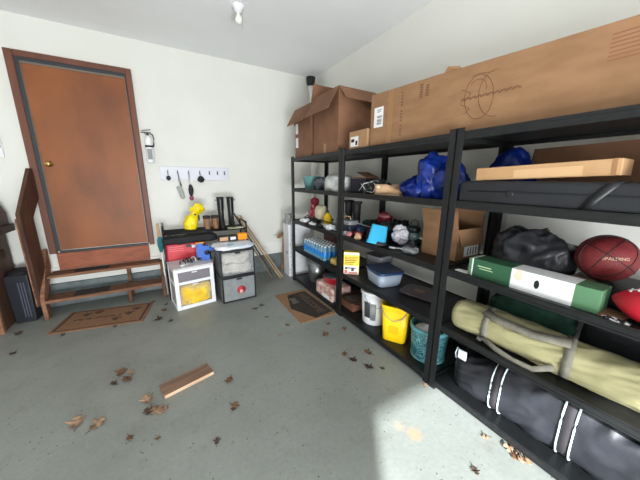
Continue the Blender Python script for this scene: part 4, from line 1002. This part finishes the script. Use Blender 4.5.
# yellow box (rat bait style carton)
t = thing('yellow_box', 'yellow and white printed product box standing on the fourth shelf', 'box', (1.725, 2.265, z), -.66)
w, dp, h = .085, .045, .255
build(MB().box(-w, w, -dp, dp, 0, h), 'box_body', mat('yellow_card', (244, 214, 62), rough=.5), t, bevel=.002)
build(MB().box(-w + .004, w - .004, -dp - .001, -dp, .004, .10), 'white_panel', mat('pinkish_white', (236, 222, 214), rough=.5), t)
build(MB().box(-w + .002, w - .002, -dp - .001, -dp, h - .03, h - .004), 'white_band', paper_m, t)
vs, fs = text_mesh('BUDDY', .042, .0004, .0008); M = frame3((0, -dp - .0008, .185), (1, 0, 0), (0, 0, 1))
build(MB().add(vs, fs, M), 'lettering', mat('red_print', (214, 66, 40), rough=.5), t)
b = MB()
for k in range(3): b.box(-w + .012, w - .03 - .02 * k, -dp - .001, -dp, .155 - k * .02, .164 - k * .02)
build(b, 'print_line', mat('brown_print2', (120, 96, 30), rough=.5), t)
b = MB(); b.box(-.045, .05, -dp - .002, -dp - .001, .068, .08); b.box(-.0, .03, -dp - .002, -dp - .001, .04, .07); b.box(-.07, -.045, -dp - .002, -dp - .001, .06, .085)
build(b, 'picture', mat('picture_dark', (62, 60, 66), rough=.5), t)
build(MB().box(-.03, .07, -dp - .0022, -dp - .001, .012, .026).box(-.075, -.045, -dp - .0022, -dp - .001, .012, .05), 'red_print', mat('pinkish_red', (206, 92, 92), rough=.5), t)
t = thing('grey_bin', 'grey plastic bin behind the yellow printed box', 'bin', (2.02, 2.14, z), .1)
build(MB().lathe([(0, 0), (.10, 0), (.12, .21), (.128, .215), (.115, .215), (.096, .006), (0, .006)], 40, sq=6), 'bin_body', mat('bin_grey', (124, 126, 130), rough=.45), t)
# clear container
t = thing('food_container', 'clear plastic container with navy lid on the fourth shelf', 'container', (1.86, 1.885, z), -.22)
b = MB(); b.lathe([(0, 0), (.115, 0), (.12, .004), (.135, .13), (.131, .13), (.116, .006), (0, .006)], 44, sq=7, ex=1.02, ey=1.15); build(b, 'container_body', mat('container_clear', (168, 180, 196), rough=.25, alpha=.75), t)
build(MB().lathe([(0, .128), (.143, .128), (.145, .132), (.145, .148), (.138, .154), (.12, .150), (0, .150)], 44, sq=7, ex=1.02, ey=1.15), 'lid', navy_m, t)
build(MB().blob((0, 0, .035), (.10, .11, .03), e=3, amp=.4, sc=14, seed=104, n=30, m=12, flat=.008), 'contents', mat('pale_contents', (186, 186, 190), (120, 122, 130), scale=20, rough=.6), t)
# flat package
t = thing('magazine', 'dark printed flat package lying near the post on the fourth shelf', 'package', (1.96, 1.50, z), .25)
build(MB().blob((0, 0, .012), (.13, .17, .014), e=6, amp=.3, sc=6, seed=105, fold=.2, flat=0, n=44, m=12), 'package_body', mat('package_dark', (52, 46, 56), (78, 64, 64), scale=12, rough=.35), t)
build(MB().blob((-.01, .01, .026), (.04, .05, .003), amp=.3, sc=20, seed=106, n=20, m=8), 'picture', mat('package_print', (136, 100, 82), rough=.5), t)

# khaki rolled bags
def roll_bag(name, label, p0, p1, r, seed, m, sq=1.0):
    p0 = Vector(p0); p1 = Vector(p1); ax = p1 - p0; Lr = ax.length
    t = thing(name, label, 'bag', (p0 + p1) / 2 - Vector((0, 0, r * .9)), math.atan2(ax.y, ax.x) - PI / 2)
    v = []; f = []; n = 72; m_ = 110
    for i in range(m_ + 1):
        u = i / m_; y_ = -Lr / 2 + Lr * u
        e_ = min(u, 1 - u) * Lr / .05; cap = math.sqrt(max(0, 1 - (1 - min(1, e_)) ** 2)) * .35 + .65 if 0 < i < m_ else .55
        for k in range(n):
            a = 2 * PI * k / n
            q = Vector((math.cos(a) * 1.2 + seed, y_ * 5, math.sin(a) * 1.2))
            vq = noise.voronoi(Vector((math.cos(a) * 1.6 + seed, y_ * 8 + math.sin(a) * 3, math.sin(a) * 1.6)))[0]; fold_ = .17 * (.3 - (vq[1] - vq[0]))
            rr = r * cap * (1 + .10 * noise.noise(q) + fold_)
            zc = r * .9 + math.sin(a) * rr * .92
            v.append((math.cos(a) * rr, y_, max(.003, zc)))
    for i in range(m_):
        for k in range(n): f.append((i * n + k, i * n + (k + 1) % n, (i + 1) * n + (k + 1) % n, (i + 1) * n + k))
    f.append(tuple(range(n))[::-1][::-1]); f.append(tuple(m_ * n + k for k in range(n))[::-1])
    b = MB().add(v, f, None, True)
    return t, b, Lr
t, b, Lr = roll_bag('chair_bag', 'long khaki canvas roll bag with grey straps along the fourth shelf', (1.83, -.15, z + .10), (1.765, 1.02, z + .10), .112, 3, khaki_m)
build(b, 'bag_body', khaki_m, t)
def band(y_, r, w, tk=.004, seg=26, tilt=0.0):
    return MB().strap([(math.cos(a) * r, y_ + tilt * math.cos(a), .101 + math.sin(a) * r * .93) for a in [2 * PI * k / seg for k in range(seg + 1)]], w, tk, (0, 1, 0))
build(band(.37, .119, .04, .003, tilt=.02), 'strap', strap_m, t); build(band(-.03, .119, .04, .003, tilt=.02), 'strap', strap_m, t)
b = MB(); b.strap([(-.118, .35, .05), (-.135, .27, .03), (-.150, .17, .018), (-.150, .07, .022), (-.12, -.01, .07)], .03, .004, (.3, 0, 1)); build(b, 'carry_strap', strap_m, t)
b = MB(); b.strap([(-.06, .38, .205), (-.085, .30, .195), (-.09, .12, .192), (-.06, -.04, .207)], .055, .008, (1, 0, .5)); build(b, 'carry_handle', strap_m, t)
build(MB().box(-.135, -.118, .35, .376, .03, .05), 'buckle', silver_m, t)
t = thing('green_bundle', 'dark green fabric bundle behind the khaki bag', 'bundle', (2.09, .72, z))
build(MB().blob((0, 0, .12), (.09, .25, .12), e=2.6, amp=.3, sc=8, seed=110, fold=.3, flat=0, n=48), 'bundle_body', greencloth_m, t)
t = thing('black_duffel', 'black soft case at the back of the fourth shelf', 'case', (2.10, .15, z))
build(MB().blob((0, 0, .15), (.09, .29, .15), e=4, amp=.15, sc=6, seed=111, flat=0, n=48), 'case_body', blackcloth_m, t)

# ---------------------------------------------------------------- bottom shelf
z = S5 + .0005
def bucket(name, label, x, y, r0, r1, h, m, cat='bucket', sq=None, rz=0, rim=None):
    t = thing(name, label, cat, (x, y, z), rz)
    build(MB().lathe([(0, 0), (r0 - .004, 0), (r0, .004), (r1, h), (r1 - .006, h), (r0 - .006, .006), (0, .006)], 44, sq=sq), 'bucket_body', m, t)
    build(MB().lathe([(r1 - .001, h - .03), (r1 + .007, h - .028), (r1 + .007, h + .003), (r1 - .006, h + .003)], 44, sq=sq), 'rim', rim or m, t)
    return t
t = bucket('metal_bucket', 'galvanised metal bucket at the far end of the bottom shelf', 1.86, 3.30, .11, .15, .36, gray_m)
build(MB().lathe([(0, .36), (.16, .362), (.158, .375), (.05, .40), (0, .405)], 36), 'lid', gray_m, t)
build(MB().tube([(.155 * math.cos(a), -.158 * abs(math.sin(a)) * 1, .33 - .10 * abs(math.sin(a))) for a in [PI * k / 16 for k in range(17)]], .004, 6), 'handle', silver_m, t)
t = thing('bottle_pack', 'shrink wrapped pink and white pack under the red pan', 'package', (1.79, 2.73, z))
build(MB().blob((0, 0, .086), (.145, .21, .088), e=12, amp=.06, sc=10, seed=120, vor=.08, flat=0, n=72, m=30), 'pack_body', mat('pack_pink', (232, 206, 196), (176, 134, 124), scale=12, rough=.3, lo=.4, hi=.6), t)
build(MB().box(-.149, -.146, -.14, .04, .01, .06), 'label', paper_m, t)
t = thing('red_pan', 'red baking pan with dark lid on the pink pack', 'pan', (1.80, 2.74, z + .178))
build(MB().lathe([(0, 0), (.10, 0), (.13, .075), (.14, .078), (.14, .085), (.125, .085), (.095, .006), (0, .006)], 36), 'pan_body', red_m, t)
build(MB().lathe([(0, .088), (.135, .086), (.12, .105), (.03, .125), (0, .126)], 36), 'lid', mat('lid_dark', (58, 62, 68), rough=.25), t)
t, w, dp, h = open_carton('wooden_crate', 'low brown open box on the bottom shelf left of the white bucket', 1.72, 2.06, 2.20, 2.48, z + .0105, z + .11, mat('crate_brown', (116, 76, 54), (92, 60, 42), scale=10, rough=.8), {'-x': (.05, 1.2), '-y': (.08, 1.5)})
build(MB().blob((0, 0, .06), (.14, .11, .05), e=3, amp=.3, sc=10, seed=121, fold=.3, n=30, m=12), 'contents', mat('crate_contents', (70, 56, 52), rough=.8), t)
# white bucket
t = bucket('white_bucket', 'white plastic bucket with a dark grey label on the bottom shelf', 1.83, 1.965, .125, .145, .36, whitep_m)
def curved(a0, a1, z0, z1, r, n=10, slope=0):
    v = []; f = []
    for k in range(n + 1):
        a = a0 + (a1 - a0) * k / n; v += [(r(z0) * math.cos(a), r(z0) * math.sin(a), z0), (r(z1) * math.cos(a + slope), r(z1) * math.sin(a + slope), z1)]
        if k: f.append((2 * k - 2, 2 * k, 2 * k + 1, 2 * k - 1))
    return MB().add(v, f, None, True)
rf = lambda zz: .125 + .02 * zz / .36 + .0012
build(curved(-3.2, -2.65, .08, .26, rf), 'label', mat('label_charcoal', (64, 66, 70), rough=.5), t, solid=.0006)
build(curved(-2.64, -2.2, .06, .25, rf), 'label_panel', mat('label_grey', (140, 142, 146), rough=.5), t, solid=.0006)
build(MB().tube([(rf(.34) * math.cos(a) + .008 * math.cos(a), rf(.34) * math.sin(a), .33 - .12 * math.sin(PI * k / 14)) for k, a in enumerate([-1.2 - 1.9 * q / 14 for q in range(15)])], .003, 6), 'handle', silver_m, t)
for a in (-1.2, ): build(MB().cyl((rf(.32) * math.cos(a), rf(.32) * math.sin(a), .32), ((rf(.32) + .01) * math.cos(a), (rf(.32) + .01) * math.sin(a), .32), .014, n=12), 'handle_boss', whitep_m, t)
# yellow square bucket
t = bucket('yellow_bucket', 'yellow square plastic bucket between the white and teal buckets', 1.805, 1.625, .108, .128, .36, yellow_m, sq=6, rz=.55)
build(MB().tube([(-.128, .12, .345), (-.137, .08, .27), (-.14, 0, .225), (-.137, -.08, .27), (-.128, -.12, .345)], .0035, 6), 'handle', grey_m, t)
build(MB().blob((-.119, 0, .13), (.0015, .045, .04), e=6, amp=0, n=20, m=8), 'embossed_panel', mat('yellow_dark', (228, 178, 14), rough=.4), t)
# teal patterned bucket
def teal_pattern():
    m = bpy.data.materials.new('teal_pattern'); m.use_nodes = True; nt = m.node_tree; N = nt.nodes; L = nt.links; b = N['Principled BSDF']; b.inputs['Roughness'].default_value = .45
    tc = N.new('ShaderNodeTexCoord'); v = N.new('ShaderNodeTexVoronoi'); v.inputs['Scale'].default_value = 22; v.feature = 'SMOOTH_F1'
    n = N.new('ShaderNodeTexNoise'); n.inputs['Scale'].default_value = 9; L.new(tc.outputs['Object'], n.inputs[0])
    mx = N.new('ShaderNodeMixRGB'); mx.inputs[0].default_value = .25; L.new(tc.outputs['Object'], mx.inputs[1]); L.new(n.outputs['Color'], mx.inputs[2]); L.new(mx.outputs[0], v.inputs[0])
    ml = N.new('ShaderNodeMath'); ml.operation = 'MULTIPLY'; ml.inputs[1].default_value = 42; L.new(v.outputs[0], ml.inputs[0]); sn = N.new('ShaderNodeMath'); sn.operation = 'SINE'; L.new(ml.outputs[0], sn.inputs[0])
    r = N.new('ShaderNodeValToRGB'); r.color_ramp.elements[0].position = .35; r.color_ramp.elements[0].color = lin((22, 92, 104)); r.color_ramp.elements[1].position = .6; r.color_ramp.elements[1].color = lin((124, 178, 182))
    L.new(sn.outputs[0], r.inputs[0]); L.new(r.outputs[0], b.inputs['Base Color']); return m
t = bucket('teal_bucket', 'teal bucket with a white swirl pattern standing behind the shelf post', 1.845, 1.285, .135, .155, .29, teal_pattern(), rim=mat('teal_rim', (96, 160, 168), rough=.4))
build(MB().lathe([(.1365, .004), (.141, .004), (.141, .016), (.1365, .016)], 44), 'foot_band', mat('teal_rim', (96, 160, 168)), t)
build(MB().blob((-.02, .02, .22), (.10, .09, .07), amp=.35, sc=12, seed=125, fold=.3, n=36, m=18), 'white_cloth', whitep_m, t)

# black duffel bag
t = thing('duffel_bag', 'large black duffel bag with white piped bands on the bottom shelf', 'bag', (1.87, .40, z), .035)
def lump(c, s, y_):
    vq = noise.voronoi(Vector((c * 1.5, y_ * 7 + s * 2.2, s * 1.6 + 4)))[0]
    k = min(1, min(abs(y_ - q) for q in (.2725, -.0725)) / .12) ** 2
    return 1 + .05 * noise.noise(Vector((c * 1.5, y_ * 4, s * 1.5))) + k * .20 * (.25 - (vq[1] - vq[0]))
v = []; f = []; n = 72; m_ = 100; W_, H_, Ld = .18, .20, 1.14
for i in range(m_ + 1):
    u = i / m_; y_ = -Ld / 2 + Ld * u; e_ = min(u, 1 - u) * Ld / .09
    cap = .55 + .45 * math.sqrt(max(0, 1 - (1 - min(1, e_)) ** 2)) if 0 < i < m_ else .5
    hh = H_ * (1 - .22 * smoothstep(.62, .95, u) - .05 * math.sin(u * 9)); 
    for k in range(n):
        a = 2 * PI * k / n; c, s = math.cos(a), math.sin(a); q_ = 3.0
        mm = 1 / (abs(c) ** q_ + abs(s) ** q_) ** (1 / q_)
        g = lump(c, s, y_)
        v.append((c * mm * W_ * cap * g, y_, max(.003, hh * .98 + s * mm * hh * cap * g)))
for i in range(m_):
    for k in range(n): f.append((i * n + k, i * n + (k + 1) % n, (i + 1) * n + (k + 1) % n, (i + 1) * n + k))
f.append(tuple(range(n))); f.append(tuple(m_ * n + k for k in range(n))[::-1])
build(MB().add(v, f, None, True), 'bag_body', duffel_m, t)
def pip(y_, off=.006, r=.0042):
    pts = []
    for k in range(20):
        a = PI * .55 + (PI * .88) * k / 19
        c, s = math.cos(a), math.sin(a); mm = 1 / (abs(c) ** 3 + abs(s) ** 3) ** (1 / 3); u = (y_ + Ld / 2) / Ld; hh = H_ * (1 - .22 * smoothstep(.62, .95, u) - .05 * math.sin(u * 9))
        g = lump(c, s, y_)
        pts.append((c * mm * (W_ * g + off), y_, max(.008, hh * .98 + s * mm * (hh * g + off))))
    return pts
for ya in (.30, .245, -.045, -.10):
    build(MB().tube(pip(ya), .0045, 6), 'piping', stripe_m, t)
for ya in (.2725, -.0725): build(MB().strap(pip(ya, .002), .05, .003, (0, 1, 0)), 'webbing', mat('webbing_dark', (42, 38, 42), rough=.8), t)
build(MB().box(-.165, -.152, .48, .54, .26, .33), 'tag', mat('tag_white', (214, 222, 230), rough=.5), t, bevel=.006)
build(MB().tube([(-.15, .55, .33), (-.165, .555, .29), (-.16, .55, .25)], .004, 6), 'loop', stripe_m, t)

# ---------------------------------------------------------------- light
wd = bpy.data.worlds.new('sky'); scene.world = wd; wd.use_nodes = True
bg = wd.node_tree.nodes['Background']; bg.inputs[0].default_value = (.80, .90, 1.0, 1); bg.inputs[1].default_value = 1.0
def area(name, a0, a1, z0, z1, q, power, col, tilt=0):
    l = bpy.data.lights.new(name, 'AREA'); l.shape = 'RECTANGLE'; l.size = a1 - a0; l.size_y = z1 - z0; l.energy = power; l.color = col
    o = bpy.data.objects.new(name, l); COL.objects.link(o)
    o.location = ((a0 + a1) / 2, q, (z0 + z1) / 2)
    o.rotation_euler = (PI / 2 + tilt, 0, 0)
    return o
P_SKY, P_RL, P_RH, P_SUN = 1.4, 245.0, 28.0, 19.5
bg.inputs[1].default_value = P_SKY
# sky light through the openings, and light thrown up off the bright driveway outside
if P_RL: area('driveway_bounce_rear', DX0, DX1, .05, 1.0, YF - .05, P_RL, (.96, .98, 1.0), tilt=.5)
if P_RH: area('daylight_rear_opening', DX0, DX1, 1.0, DH, YF - .05, P_RH, (.96, .98, 1.0))
sl = bpy.data.lights.new('sun', 'SUN'); sl.energy = P_SUN; sl.angle = math.radians(1.2); sl.color = (.92, .97, 1.0)
so = bpy.data.objects.new('sun', sl); COL.objects.link(so)
el = math.radians(26.8); hd = Vector((.593, .805, 0)).normalized(); dirn = Vector((hd.x * math.cos(el), hd.y * math.cos(el), -math.sin(el)))
so.rotation_euler = dirn.to_track_quat('-Z', 'Y').to_euler(); so.location = (-2, -5, 4)

# ---------------------------------------------------------------- camera
yw, pt, rl_ = math.radians(30.1469), math.radians(12.9752), math.radians(.373)
F = Vector((math.sin(yw) * math.cos(pt), math.cos(yw) * math.cos(pt), -math.sin(pt)))
Rt = Vector((math.cos(yw), -math.sin(yw), 0)); U = Rt.cross(F)
R2 = Rt * math.cos(rl_) + U * math.sin(rl_); U2 = -Rt * math.sin(rl_) + U * math.cos(rl_)
M = Matrix((R2, U2, -F)).transposed().to_4x4(); M.translation = Vector((0, 0, 1.5579))
cam = bpy.data.cameras.new('camera'); co = bpy.data.objects.new('camera', cam); COL.objects.link(co)
cam.sensor_width = 36; cam.lens = 263.526 / 640 * 36; cam.clip_start = .02; co.matrix_world = M
scene.camera = co
vs_ = scene.view_settings; vs_.view_transform = 'Standard'; vs_.look = 'None'; vs_.exposure = 0; vs_.gamma = 1; vs_.use_curve_mapping = False
scene.cycles.max_bounces = 8; scene.cycles.diffuse_bounces = 6; scene.cycles.transparent_max_bounces = 12
scene.cycles.use_denoising = True
scene.cycles.sample_clamp_indirect = 8
